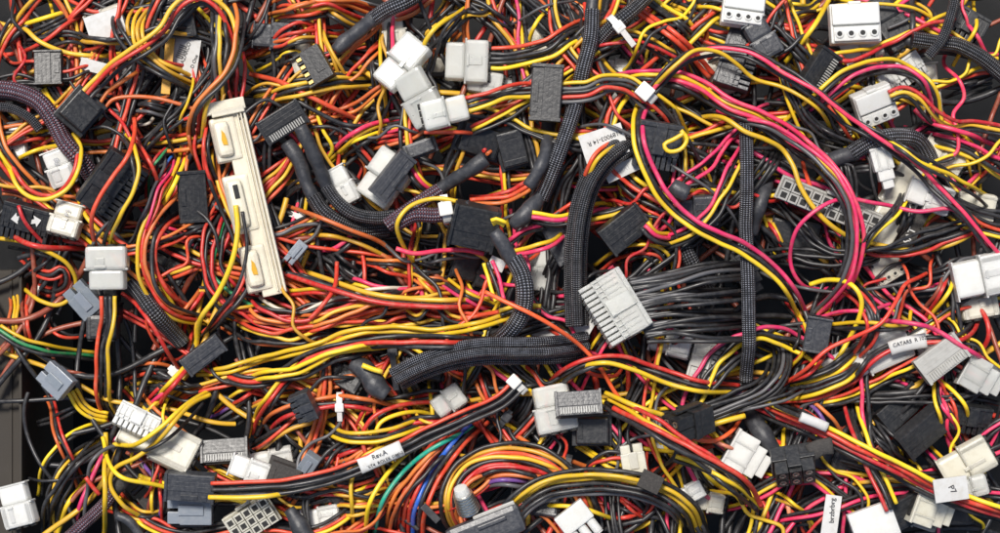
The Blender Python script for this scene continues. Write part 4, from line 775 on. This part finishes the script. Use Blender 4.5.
s = SL('black taped wire joint near the lettered black band', 'taped joint'); sleeve(s, 'tape', '925 235 945 230 962 232', 8)
W('YR', '922 240 932 222 944 212 952 205', r=2.6)
# right big curves
W('RP', '742 60 744 85', r=2.5); W('RY', '690 126 705 122 722 124 740 130', r=2.7)
W('KKYR', '686 120 706 116 724 119 742 128', r=2.6)
W('Y', '686 124 700 117 718 118 742 134 762 141 780 150 790 165 798 188 812 210 828 226 850 238 880 245 915 250 948 246 975 234 1008 216', 'bright yellow wire winding long across the grey socket strip', r=3.2, lift=3)
W('KR', '830 232 860 247 890 253 930 248 965 235 1008 220', r=2.8, loose=2); W('KK', '780 200 800 225 820 245 850 252 900 244 950 226 1010 212', r=2.5, loose=3)
W('R', '806 160 810 185 816 204 826 222', r=3.0, lift=1)
W('P', '1010 248 985 240 965 222 950 210 915 212 890 206 870 203 845 199 828 202 808 214 794 230 790 252 794 272 806 286 825 290 845 288', 'pink wire wandering over the grey socket strip and looping down', r=2.9, lift=4)
W('A', '768 272 788 283 820 291 850 292 885 287 920 278 952 268', r=2.4, lift=3)
W('PYPK', '636 79 668 79 700 90 728 108 760 121 792 140 822 168 844 205 852 240 848 270 836 296 820 318', 'pink, yellow and black wires closing the big ring on its far side', r=2.9, loose=1.0, lift=2)
W('PA', '716 112 742 122 770 130 800 148 826 176 842 206 849 240 846 268 836 292 820 316', 'pink and grey wires in the great bow dropping to the notched plug', r=2.8, loose=1.6, lift=2)
W('KPK', '640 104 656 86 674 68 694 56 718 52 745 56 772 72 800 90 830 112 862 133 892 153 918 172 942 196 962 215 984 240 1008 262', 'pink wire between black ones sweeping from the square tie to the far edge', r=2.7, loose=1.3, lift=4, dive=(.3, .3), ties=[(645, 98, 'tie', 1, 0, 1.9)])
W('Y', '636 108 655 86 674 68 692 55 714 56 734 67 752 80 778 88 802 102 824 120 842 142', 'yellow wire arching from the square tie below the pink one', r=2.9, lift=3)
W('KY', '868 120 885 142 912 160 942 172 975 186 1008 194', r=2.7, lift=2); W('K', '858 128 885 148 912 168 945 182 975 196 1010 212', r=2.5, lift=3)
W('PKY', '645 100 636 122 636 148 646 175 662 200 685 222 714 238 745 252 770 270 792 294 812 322', 'pink, black and yellow wires bowing from the square tie down to the notched plug', r=3.0, loose=1.0, lift=3)
W('YKK', '914 176 905 196 888 218 866 238 858 262 856 280', r=2.3); W('PP', '808 222 820 205 835 190', r=2.2) if False else None
W('YK', '922 178 932 165 945 160 955 156', r=2.0); W('PYK', '935 162 948 172 962 192', r=2.4); W('GPK', '1008 158 990 168 972 184', r=2.7, lift=2); W('RK', '945 200 960 215 975 240', r=2.5)
# ---------------------------------------------------------------- right lower
PL('shell', 985, 276, -12, (62,44,18), 'white', 'broad white plug with a row of small holes at the edge', 'broad edge plug', lift=7)
PL('face', 985, 268, -12, (60,20,16), 'white', 'strip of round holes along the broad edge plug', 'holed strip', n=6) if False else None
PL('drive', 817, 334, 100, (36,24,16), 'slate', 'notched dark plug where the great bow ends', 'notched plug', tilt=(8, 8), lift=5)
PL('shell', 870, 358, -24, (92,38,14), 'white', 'long white plug half buried under yellow and red curves', 'long white plug', q=40)
W('YRT', '962 262 946 288 936 310 930 330', r=2.8); W('Y', '812 285 828 280 845 283 857 300 854 328 840 356 820 380 800 396', 'thick yellow wire doubling back past the notched plug', r=3.2, lift=2); W('RKR', '842 285 860 300 868 328 858 358 851 385', r=2.7, loose=2)
W('KKA', '852 280 866 300 872 330 862 360', r=2.5); W('YK', '828 327 860 325 890 328 912 326 918 312', r=2.8); W('P', '818 320 840 312 870 310 893 304', r=2.6)
W('KKYR', '764 390 800 384 835 370 860 352 875 344', r=2.8, loose=1.4); W('R', '764 386 795 380 818 364 834 344', r=2.8)
W('KKYR', '768 402 805 395 840 382 870 362 885 350', r=2.8)
W('S', '950 268 922 277 902 284 889 302 874 322 850 336 822 350 800 372 776 396', 'scarlet wire in a lazy bend across the yellow loop', r=2.9, lift=4)
W('KR', '846 406 856 380 870 360 890 348 925 340 955 338 978 328 990 314', 'red and black wires wrapped by a small white printed label', r=3.1, lift=4, loose=.6, tags=[(889, 347, 926, 339, 15, [('CATARS  R 102', -2, 5.2)])], lm='white wrapped label')
W('R', '976 300 988 312 992 335 988 352 982 368', r=3.4); W('P', '872 320 900 322 930 329 955 344 980 357 1010 370', 'thick pink wire running out past the tilted grey plug', r=3.3, lift=4)
PL('toothed', 938, 358, -37, (50,28,14), 'gray', 'tilted grey plug with a toothed contact row', 'tilted grey plug', lift=4)
PL('fan', 982, 378, 30, (44,34,14), 'nylon', 'clear plug with forked arms near the far edge', 'forked clear plug', q=70)
W('KKK', '970 386 985 382 1008 388', r=2.6, loose=2); W('R', '934 378 936 392 940 405', r=3.2)
W('RKPKY', '932 380 942 402 955 424 970 446'.replace('932 380', '946 372'), r=2.6, loose=2) ; W('Y', '936 376 952 390 966 408 978 430 986 444', r=2.9, lift=1)
# label strip cable
PL('drive', 925, 432, -40, (54,30,16), 'black', 'tilted black plug above the P7 tag', 'tilted black plug', tilt=(24, 0), lift=2)
PL('shell', 966, 462, -30, (54,36,16), 'cream', 'cloudy cream plug behind the P7 tag', 'cloudy cream plug', lift=4, tilt=(0, -8)); PL('shell', 968, 485, -15, (30,22,12), 'nylon', 'clear plug tip below the cloudy cream plug', 'clear plug tip')
PL('drive', 902, 512, -28, (40,30,18), 'black', 'black plug taking the twin upright wires by the bottom edge', 'bottom black plug', tilt=(14, 0), lift=2)
PL('fan', 930, 510, 20, (44,34,16), 'cream', 'cream plug beside the bottom black plug', 'bottom cream plug', tilt=(0, 10)); PL('shell', 952, 516, 0, (50,26,12), 'black', 'low black plug under the P7 tag wires', 'low black plug', q=40)
W('GK', '834 500 858 486 885 481 910 484 928 492', r=2.8); W('R', '836 506 856 492 878 486', r=2.8); 
PL('card', 868, 520, -20, (44,34,10), 'white', 'wide white plug at the bottom edge', 'wide bottom plug', cat='plug', name='power_plug')
PL('card', 828, 514, 8, (16,42,2), 'paper', 'narrow white tag with upright black lettering', 'narrow lettered tag', name='printed_tag', cat='tag', lift=6, words=[('brzbrbrg', 7, 0, 6, 95, 2, 'ink')])
W('RYKK', '850 392 856 425 866 455 876 480 886 506'.replace('850 392', '857 392'), r=2.8, loose=.8, lift=2) if False else W('YKKR', '856 392 856 425 864 455 876 480 886 504', 'red, black and yellow wires dropping upright into the bottom black plug', r=2.9, loose=.8, lift=3, dive=(1, 0))
W('YRRK', '752 406 778 415 812 428 850 447 882 462 915 480 952 497 1010 516'.replace('752 406', '755 405'), 'yellow and red wires striding across to the P7 tag', r=3.0, loose=.7, lift=4, dive=(.5, 0), tags=[(790, 420, 826, 434, 9, None, 'nylon')] if False else ())
PL('card', 940, 484, -8, (33,23,3), 'paper', 'square white tag printed P7', 'P7 tag', name='printed_tag', cat='tag', lift=4, words=[('P7', 8, 1, 0, -70, 2.2, 'ink')], q=75)
W('K', '758 400 785 410 820 424 850 440', r=3, lift=2, tags=[(792, 413, 826, 427, 10)])
W('OO', '822 452 828 478 833 502', r=3, lift=1); s = SL('brown cloth tape wrap on orange wires beside the six-socket plug', 'cloth tape wrap'); sleeve(s, 'tape', '804 450 814 444 826 442', 9, flat=.35)
W('M', '776 482 786 498 791 518 789 545', 'salmon wire curving down from the six-socket plug', r=3, lift=2); W('RK', '746 486 764 508 776 545', r=3.2, lift=1); W('YK', '745 505 764 518 775 545', r=3.0); W('RK', '806 480 795 500 780 515', r=2.8)
s = SL('black six-socket plug on a heat shrink neck', 'six-socket plug'); sleeve(s, 'shrink', '752 406 758 425 768 440 776 452', 10, r0=(8, 13, 12, 9), dive=(1, 0)); addplug(s, plug('grid', 789, 462, -14, (13, 30), 'black', grid=(3, 2), tilt=(52, -6), lift=6, gold=True))
s['pts'] = spline(pts_('752 406 776 452 789 462'))
PL('fan', 748, 458, 30, (46,42,14), 'white', 'white fan-shaped plug under the salmon wire', 'white fan plug', q=60)
W('M', '692 436 716 442 740 452 760 466', r=2.8, lift=4)
# ---------------------------------------------------------------- bottom centre
W('RKK', '546 402 560 378 586 362 616 359 650 370 690 383 742 392'.replace('546 402', '548 400'), r=3.0, loose=.8, lift=2); W('Y', '562 382 578 367 602 361 630 368 665 382 700 390 738 394', 'bright yellow wire humping over beneath the broad braided band', r=3.2, lift=3)
W('R', '537 360 541 378 547 392', r=3.4); W('YK', '547 360 555 375 562 388', r=3)
W('RK', '760 392 800 378 835 352', r=2.8) if False else None
r_ = W('KKKAKK', '706 412 735 402 764 388 780 370 784 350 774 342', r=2.7, g=4.6, loose=1.8, lift=2, dive=(0, 1)); W('KA', '705 418 740 410 780 398 830 380', r=2.2)
W('YRKK', '684 438 678 456 666 474 656 488', r=2.9, lift=3, dive=(0, 1))
PL('grid', 684, 419, -8, (12.5, 44), 'black', 'black four-socket plug sitting on the yellow and red wires', 'four-socket plug', grid=(2, 2), tilt=(16, -56), lift=14, gold=True)

W('Y', '712 424 728 419 744 415', r=3.6, lift=2, dive=(0, 0))
W('RYKK', '604 398 640 416 676 440 712 462 738 484 756 512'.replace('604 398', '606 400'), r=2.8, loose=2); W('RK', '610 408 645 424 684 445 716 460 740 480 756 505', 'thick red wire slanting away below the four-socket plug', r=3.3, lift=2); W('YK', '672 455 700 464 730 484 758 508', r=3)
W('Y', '604 392 635 404 660 412', r=3.4, lift=1)
PL('shell', 554, 408, 78, (48,44,14), 'nylon', 'clear plug with ribbed foot beside the dark twin plug', 'ribbed-foot clear plug', tilt=(0, -6), lift=2)
PL('barrel', 562, 424, 90+0, (22,42,12), 'nylon', 'foot', None) if False else None
PL('toothed', 577, 402, -4, (46,24,18), 'slate', 'dark twin plug with stamped edge over the clear plug', 'dark twin plug', tilt=(-14, 0), lift=6); PL('box', 592, 430, 0, (40,32,18), 'black', 'cube-like black plug under the dark twin plug', 'cube-like plug', q=60)
PL('small', 632, 458, 80, (30,24,13), 'cream', 'small cream plug between red wires', 'small cream plug'); 
W('YY', '578 446 592 454 612 464 638 476', r=2.9, lift=1); W('OK', '500 432 525 446 552 458 576 466 596 476', 'orange wire sliding under the big yellow arc', r=3.3, lift=3, ties=[(568, 460, 'tieblack', -1, 0, 1.2)])
W('KYK', '475 400 490 412 508 425 530 445', r=3.0, ties=[(498, 430, 'tieblack', 1, 8, 1.2)], loose=1, lift=1)
# coil
W('KORGK', '592 545 588 512 572 482 548 462 518 452 486 456 462 470 452 492 452 518 462 540', r=2.9, loose=1.4); W('ORKG', '575 500 555 476 530 465 500 462 474 470 458 488 456 512 466 536', r=2.9); W('AVOKR', '560 500 540 482 515 474 490 476 474 488 466 504', r=2.9, loose=1.2, lift=1)
W('O', '545 478 520 470 495 476 478 490', r=3); W('PK', '500 470 475 475 464 490 462 502', r=3, lift=2)
PL('card', 470, 0, 0, (10,10,1), 'white') if False else None
W('Y', '518 518 545 508 582 508 610 520 632 536', r=3.1, lift=2); W('R', '588 524 615 522 645 517 665 508', r=2.9, lift=2); W('KY', '622 540 650 526 675 510', r=3)
PL('barrel', 578, 522, -128, (36,34,13), 'white', 'white plug with three round prongs at the bottom edge', 'pronged white plug', lift=5)
PL('shell', 690, 494, -28, (30,20,12), 'white', 'ribbed white plug under the yellow arc end', 'ribbed white plug', lift=1); PL('shell', 712, 505, 10, (30,22,12), 'cream', 'cream plug end beside the arc', 'cream plug end')
W('KYYKKA', '503 528 520 504 546 487 585 480 624 482 660 493 686 512 702 545', 'yellow and black wires in a big arc over the bottom edge', r=3.1, loose=1.0, lift=4, dive=(0, 1), tags=[(641, 487, 655, 492, 40, None, 'tape')] if False else ())
ZH = float(np.percentile(Z[PY+490:PY+530, PX+455:PX+505], 88)); r_ = rec('round_connector', 'connector', 'silver threaded connector with a white tip in a grey hood', None, 'threaded connector')
b = MB()
for k in range(7): b.cyl(0, 0, k*3.1, 11.8-.3*k, 2.0, 'Z', 24); b.cyl(0, 0, k*3.1+1.5, 9.6-.3*k, 1.4, 'Z', 24)
R_ = Matrix.Translation((469, -508, ZH+5)) @ Matrix.Rotation(math.radians(20), 4, 'Z') @ Matrix.Rotation(math.radians(-62), 4, 'X')
c_ = MB(); c_.cyl(0, 0, 24, 8.0, 7, 'Z', 18, 6.6); bmesh.ops.transform(b.bm, matrix=R_, verts=b.bm.verts); bmesh.ops.transform(c_.bm, matrix=R_, verts=c_.bm.verts)
r_['parts'] += [dict(t='mb', mb=b, mat='steel', name='threaded_barrel', subs=[]), dict(t='mb', mb=c_, mat='white', name='connector_tip', subs=[])]
r_['pts'] = spline(pts_('469 508 472 500 475 495')); stamp(spline(pts_('465 520 469 508 472 490')), np.full(len(spline(pts_('465 520 469 508 472 490'))), ZH+12), 8, r_['id'])
h_ = MB(); zh = float(R_.translation.z); h_.box(486, -528, zh+2, 78, 30, 20, 6, rot=('Z', .38)); h_.box(492, -520, zh+13, 30, 4, 3, 1, rot=('Z', .38)); r_['parts'].append(dict(t='mb', mb=h_, mat='slate', name='hood', subs=[])); e_ = MB(); e_.box(494, -509, zh+6, 44, 6, 4, 1.5, rot=('Z', .38)); r_['parts'].append(dict(t='mb', mb=e_, mat='gray', name='flange', subs=[]))
PL('card', 648, 478, 25, (22,18,4), 'tape', 'folded black tape flag on the big yellow arc', 'black tape flag', name='tape_flag', cat='tape', q=85)
# ---------------------------------------------------------------- bottom left centre
W('RRRBKR', '408 545 413 508 428 472 450 442 480 416', 'red wires with one blue climbing out of the bottom edge', r=3.1, g=6.6, loose=1, lift=1, ties=[(433, 512, 'tieblack', 1, 12, 1.2)] if False else ())
W('OOK', '385 545 392 515 412 482 440 452 470 432', r=2.8, loose=2); W('C', '370 545 382 502 402 474 430 450 458 436 484 428', 'teal wire curving up between orange and yellow ones', r=3.0, lift=2)
W('K', '425 520 430 510 438 500', r=2.5); PL('card', 431, 512, 45, (22,7,4), 'tieblack', 'black cable tie stub over the red wires', 'black tie stub', name='cable_tie', cat='cable tie', q=85)
W('OR', '398 405 430 395 460 400', r=2.6); W('R', '398 480 378 472 367 455 363 436 372 418 392 407 420 403 442 406 454 414', 'red wire looping round the yellow loop', r=2.9, lift=2); W('Y', '400 472 384 458 376 440 380 424 398 415 422 414 442 424', r=2.9, lift=2)
W('Y', '350 545 352 508 352 480 362 458 388 446 420 442', r=2.9); W('YKY', '310 423 340 435 376 436 412 428 445 418', r=2.8, loose=1.2)
W('OKR', '252 446 270 420 302 407 340 402 370 404 400 414', 'orange, black and red wires bowing under a white tie', r=3.0, ties=[(340, 402, 'tie', -1, 14, 1.1)]); W('YRK', '246 438 262 410 282 384 300 366', r=3.0); W('K', '271 408 278 430 292 446 306 458', r=2.3, lift=2)
W('Y', '362 545 370 502 386 475 406 455 430 438 452 430', 'thick yellow wire rising beside the teal wire', r=3.2, lift=4)
PL('rib', 306, 405, 68, (30,22,16), 'slate', 'small slate plug above the yellow and black wires', 'small slate plug', tilt=(10, 14), lift=4)
PL('small', 309, 464, -55, (26,16,12), 'blue', 'smoky glassy tip beside the cloth-taped block', 'smoky glassy tip', tilt=(0, -20), lift=2); PL('box', 284, 478, 20, (40,34,18), 'tape', 'cloth-taped dark block beside the labelled cable', 'cloth-taped block', q=60)
W('KK', '340 488 372 478 400 470', r=2.4); 
PL('shell', 158, 442, 26, (80,42,18), 'cream', 'long cloudy cream plug lying under yellow wires', 'long cloudy cream plug', tilt=(-14, 0), lift=4); PL('rib', 140, 420, 26, (44,24,14), 'white', 'white ribbed plug on top of the long cream plug', 'white ribbed plug', tilt=(-20, 0), lift=2)
PL('toothed', 223, 453, -4, (48,24,14), 'black', 'flat black plug with a fine toothed top edge', 'fine-toothed plug', tilt=(-18, 0), lift=3)
PL('shell', 250, 470, 20, (40,26,12), 'white', 'white plug below the fine-toothed plug', 'lower white plug')
W('R', '225 462 221 475 218 488', r=3, lift=1); W('R', '272 492 282 502 292 512', r=3.0, lift=2); s = SL('grey shrink tube with a red wire at the bottom edge', 'bottom shrink tube'); sleeve(s, 'shrink', '290 508 298 520 312 545', 11, r0=(7, 12, 12))
W('RKKKK', '214 488 250 486 290 483 330 475 362 464 387 453 408 444 432 432 470 415 502 399 522 380', 'black wires with one red wrapped in a white label printed Rev.A', r=2.8, g=4.2, loose=.7, lift=5, dive=(0, 0), tags=[(362, 464, 407, 444, 16, [('Rev.A', -3, 6.5), ('C076T4  ROLEK OMNI', 4.2, 4.6)])], ties=[(519, 384, 'tie', 1, 0, 1.5)], lm='Rev.A label')
W('Y', '212 495 250 494 285 491 315 486', 'yellow wire lying along the labelled black cable', r=3.3, lift=3, dive=(0, 1))
PL('grid', 251, 520, -32, (9.5, 26), 'cream', 'cream plug with rows of square holes at the bottom edge', 'holed cream plug', grid=(5, 3), tilt=(6, 4), lift=4)
PL('small', 188, 512, 0, (46,30,14), 'blue', 'smoky plug hanging under the slotted grey plug', 'hanging smoky plug'); PL('drive', 191, 486, 4, (50,28,16), 'slate', 'slotted slate plug joining yellow wires', 'slotted slate plug', lift=6, tilt=(10, 0))
s = SL('frayed violet braided sleeve running to the bottom corner', 'frayed violet sleeve'); sleeve(s, 'braidv', '112 490 98 508 80 525 58 545', 7); sleeve(s, 'tape', '128 476 118 484 110 492', 8, r0=(6, 9, 7))
s = SL('black shrink tube below the winding yellow wires', 'lower black tube'); sleeve(s, 'shrink', '112 518 125 524 140 545', 6)
W('Y', '212 388 190 402 164 427 136 444 110 446', 'yellow wire laid over the long cloudy cream plug', r=3.0, lift=4); W('Y', '208 396 192 404 168 432 140 455 116 468 110 484 122 505 138 522 146 545', 'yellow wire winding down to the bottom in an S', r=3.2, lift=5)
W('K', '198 405 170 438 138 452 112 448', r=2.4, lift=2); W('P', '112 436 98 452 86 478 74 505 58 545', 'pink wire falling to the bottom corner', r=3.0, lift=1); W('A', '128 446 104 450 90 464 82 490 70 545', r=2.8, lift=3)
W('KK', '100 446 76 460 56 482 40 510 28 545', r=2.9, loose=2); W('Y', '80 474 62 502 40 545', r=3.4); W('Y', '98 436 102 460 106 485 104 508 90 545', r=3.3, lift=3); W('Y', '96 440 106 460 124 476 150 484 172 492', r=3.0, lift=4)
W('YY', '134 480 152 486 172 490', r=2.6, lift=2); W('R', '84 478 90 487 97 496', r=3, dive=(0, 0), lift=1); W('Y', '208 496 232 500 256 508', r=3); W('YY', '176 470 192 466 208 462', r=2.8)
# ---------------------------------------------------------------- who is seen, names and labels
vis = ID[PY:PY+533, PX:PX+1000]; top = Z[PY:PY+533, PX:PX+1000]; zref = float(np.median(top))
cnt = np.bincount(vis[vis >= 0], minlength=len(RECS))
yy, xx = np.mgrid[0:533, 0:1000]; ok = vis >= 0
sx = np.bincount(vis[ok], xx[ok], minlength=len(RECS)); sy = np.bincount(vis[ok], yy[ok], minlength=len(RECS))
keep = [r for r in RECS if not r.get('stuff') and cnt[r['id']] >= (70 if r.get('fill') else 40)]
fillb = sorted((r for r in keep if r['name'] == 'wire_bundle' and r.get('fill')), key=lambda r: cnt[r['id']])
for r in fillb[:max(0, sum(r['name'] == 'wire_bundle' for r in keep)-298)]: tangle['parts'] += r['parts']; r['gone'] = 1
keep = [r for r in keep if not r.get('gone')]
CW = {'nylon': 'clear', 'white': 'white', 'cream': 'cream', 'black': 'black', 'slate': 'dark grey', 'gray': 'grey', 'blue': 'smoky', 'tape': 'cloth-taped'}
LM = []
for r in keep:
    if r['lm']:
        if r.get('c'): q = r['c']
        elif r['plugs']: q = (r['plugs'][0]['x'], r['plugs'][0]['y'])
        elif r['pts'] is not None: q = tuple(r['pts'][len(r['pts'])//2])
        if r['lm'] == 'Rev.A label': q = (385, 454)
        if r['lm'] == 'white wrapped label': q = (907, 342)
        LM.append((q[0], q[1], r['lm'], r['id']))
def lms(x, y, skip=()):
    return [l for d, l in sorted((math.hypot(a-x, b-y), l) for (a, b, l, i) in LM if i not in skip)]
def cols(s):
    seen = []
    for ch in s:
        w = WN[ch]
        if w not in seen: seen.append(w)
    seen = seen[:3]
    return seen[0] if len(seen) == 1 else ', '.join(seen[:-1])+' and '+seen[-1]
used = {r['label'] for r in keep if r['label']}
NUM = ['', 'single', 'paired', 'three', 'four', 'five', 'six', 'seven', 'eight']
def where(r):
    V = np.argwhere(vis == r['id'])
    a = V[0]; m = V[len(V)//2]; b = V[-1]
    if r['pts'] is not None and len(r['pts']) > 4:
        P = r['pts']; inn = [p for p in P if -5 < p[0] < 1005 and -5 < p[1] < 538 and vis[int(min(max(p[1], 0), 532)), int(min(max(p[0], 0), 999))] == r['id']]
        if len(inn) >= 2: a = (inn[0][1], inn[0][0]); b = (inn[-1][1], inn[-1][0]); m = (inn[len(inn)//2][1], inn[len(inn)//2][0])
    return a, m, b
for r in keep:
    if r['label']: continue
    i = r['id']; a, m, b = where(r); A = lms(a[1], a[0], (i,)); M_ = lms(m[1], m[0], (i,)); B = lms(b[1], b[0], (i,)); cand = []
    if 'bury' in r:
        cw = CW.get(r['bury'], 'dark')
        for st in ('half-buried', 'partly hidden', 'mostly covered'):
            for k in (0, 1, 2): cand.append(f'{st} {cw} plug near the {M_[k]}')
            cand.append(f'{st} {cw} plug between the {M_[0]} and the {M_[1]}')
    else:
        n = len(r['colors']); c = cols(r['colors']); one = n == 1; P = r['pts']
        sh = np.linalg.norm(P[-1]-P[0])/max(1, np.linalg.norm(np.diff(P, axis=0), axis=1).sum()); sh = 'straight' if sh > .97 else 'bent' if sh > .85 else 'curling'
        noun = 'wire' if one else 'wires'; q = NUM[min(n, 8)]
        if A[0] != B[0]: cand.append(f'{c} {noun} running from the {A[0]} to the {B[0]}')
        cand.append(f'{sh} {c} {noun} beside the {M_[0]}')
        cand.append(f'{q} {c} {noun} passing the {M_[0]}')
        if A[0] != B[0]: cand.append(f'{sh} {c} {noun} from the {A[0]} to the {B[0]}')
        for k in (1, 2): cand.append(f'{sh} {c} {noun} between the {M_[0]} and the {M_[k]}')
        for k in (0, 1, 2):
            for h in (0, 1, 2): cand.append(f'{c} {noun} seen between the {A[k]} and the {B[h]}') if A[k] != B[h] else None
        for k in (0, 1, 2):
            for h in (0, 1, 2): cand.append(f'{q} {c} {noun} from near the {A[k]} to the {B[h]}') if A[k] != B[h] else None
    cand = [t for t in cand if len(t.split()) <= 16]
    lab = next((t for t in cand if t not in used), cand[-1]); r['label'] = lab; used.add(lab)
for r in keep:
    if r['group']: continue
    r['group'] = {'wire_bundle': 'wire bundles in the heap', 'wire': 'single wires in the heap', 'power_cable': 'plugged cables in the heap', 'sleeved_cable': 'braided and shrink-sleeved cables'}.get(r['name'])
    if r['name'] == 'power_plug': r['group'] = 'loose plugs in the heap'
for r in keep: emit(r)
# the deep tangle as one mesh
bm = bmesh.new(); mats = []
me = bpy.data.meshes.new('deep_wires')
vs, fs, mi, off = [], [], [], 0
for q in tangle['parts']:
    m_ = tube_mesh(q, np.zeros(3)); n = len(m_.vertices); co = np.zeros(n*3, np.float32); m_.vertices.foreach_get('co', co); nl = len(m_.polygons)-2; vi = np.zeros(len(m_.loops), np.int32); m_.loops.foreach_get('vertex_index', vi)
    if q['mat'] not in mats: mats.append(q['mat'])
    vs.append(co); fs.append(vi[:nl*4]+off); mi += [mats.index(q['mat'])]*nl; off += n; bpy.data.meshes.remove(m_)
co = np.concatenate(vs); fi = np.concatenate(fs); nf = len(fi)//4
me.vertices.add(off); me.vertices.foreach_set('co', co); me.loops.add(len(fi)); me.loops.foreach_set('vertex_index', fi); me.polygons.add(nf); me.polygons.foreach_set('loop_start', np.arange(nf, dtype=np.int32)*4)
me.polygons.foreach_set('use_smooth', np.ones(nf, bool)); me.update(calc_edges=True)
for k in mats: me.materials.append(MAT[k])
me.polygons.foreach_set('material_index', np.array(mi, np.int32)); o = link(bpy.data.objects.new('deep_wires', me)); o['kind'] = 'stuff'; o['label'] = 'dark mass of wires deep under the heap'; bm.free()
# crate
cr = link(bpy.data.objects.new('metal_crate', None)); cr['label'] = 'dull steel crate wall and floor behind the dark hollow'; cr['category'] = 'crate'
def crate_part(nm, boxes, mat):
    b = MB()
    for x in boxes: b.box(*x)
    link(bpy.data.objects.new(nm, mb_mesh(b, Matrix.Scale(S, 4), nm, mat)), cr)
ZT = zref-62
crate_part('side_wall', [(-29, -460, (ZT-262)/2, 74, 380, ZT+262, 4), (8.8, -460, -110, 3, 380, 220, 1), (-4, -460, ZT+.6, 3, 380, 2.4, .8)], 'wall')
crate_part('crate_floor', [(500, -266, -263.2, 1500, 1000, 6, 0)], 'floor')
# ---------------------------------------------------------------- camera and light
H = 2000.0
cam = bpy.data.cameras.new('camera'); co_ = bpy.data.objects.new('camera', cam); scn.collection.objects.link(co_)
co_.location = (500*S, -266.5*S, (zref+H)*S); cam.lens = 36*H/1000; cam.sensor_width = 36; cam.clip_start = .01; cam.clip_end = 100; scn.camera = co_
w = bpy.data.worlds.new('World'); scn.world = w; w.use_nodes = True; wn = w.node_tree.nodes; sk = wn.new('ShaderNodeTexSky'); sk.sky_type = 'NISHITA'; sk.sun_disc = False
EL, AZ = math.radians(62), math.radians(-25)      # sun towards the top of the picture, a little left
sk.sun_elevation = EL; sk.sun_rotation = AZ; sk.air_density = 1.0; sk.dust_density = 2.5
w.node_tree.links.new(sk.outputs[0], wn['Background'].inputs[0]); wn['Background'].inputs[1].default_value = .085
sun = bpy.data.lights.new('sun', 'SUN'); sun.energy = SUN_E; sun.angle = math.radians(SUN_A); sun.color = (1, .95, .88)
so = bpy.data.objects.new('sun', sun); scn.collection.objects.link(so)
d = Vector((math.sin(AZ)*math.cos(EL), math.cos(AZ)*math.cos(EL), math.sin(EL))); so.rotation_euler = d.to_track_quat('Z', 'Y').to_euler(); so.location = (0, 0, 1)
scn.view_settings.view_transform = 'Standard'; scn.view_settings.look = 'None'; scn.view_settings.exposure = EXPO; scn.view_settings.gamma = 1
scn.cycles.max_bounces = 6; scn.cycles.use_denoising = True
print('things', len(keep), 'of', len(RECS), 'zref', zref, 'labels', len(used))
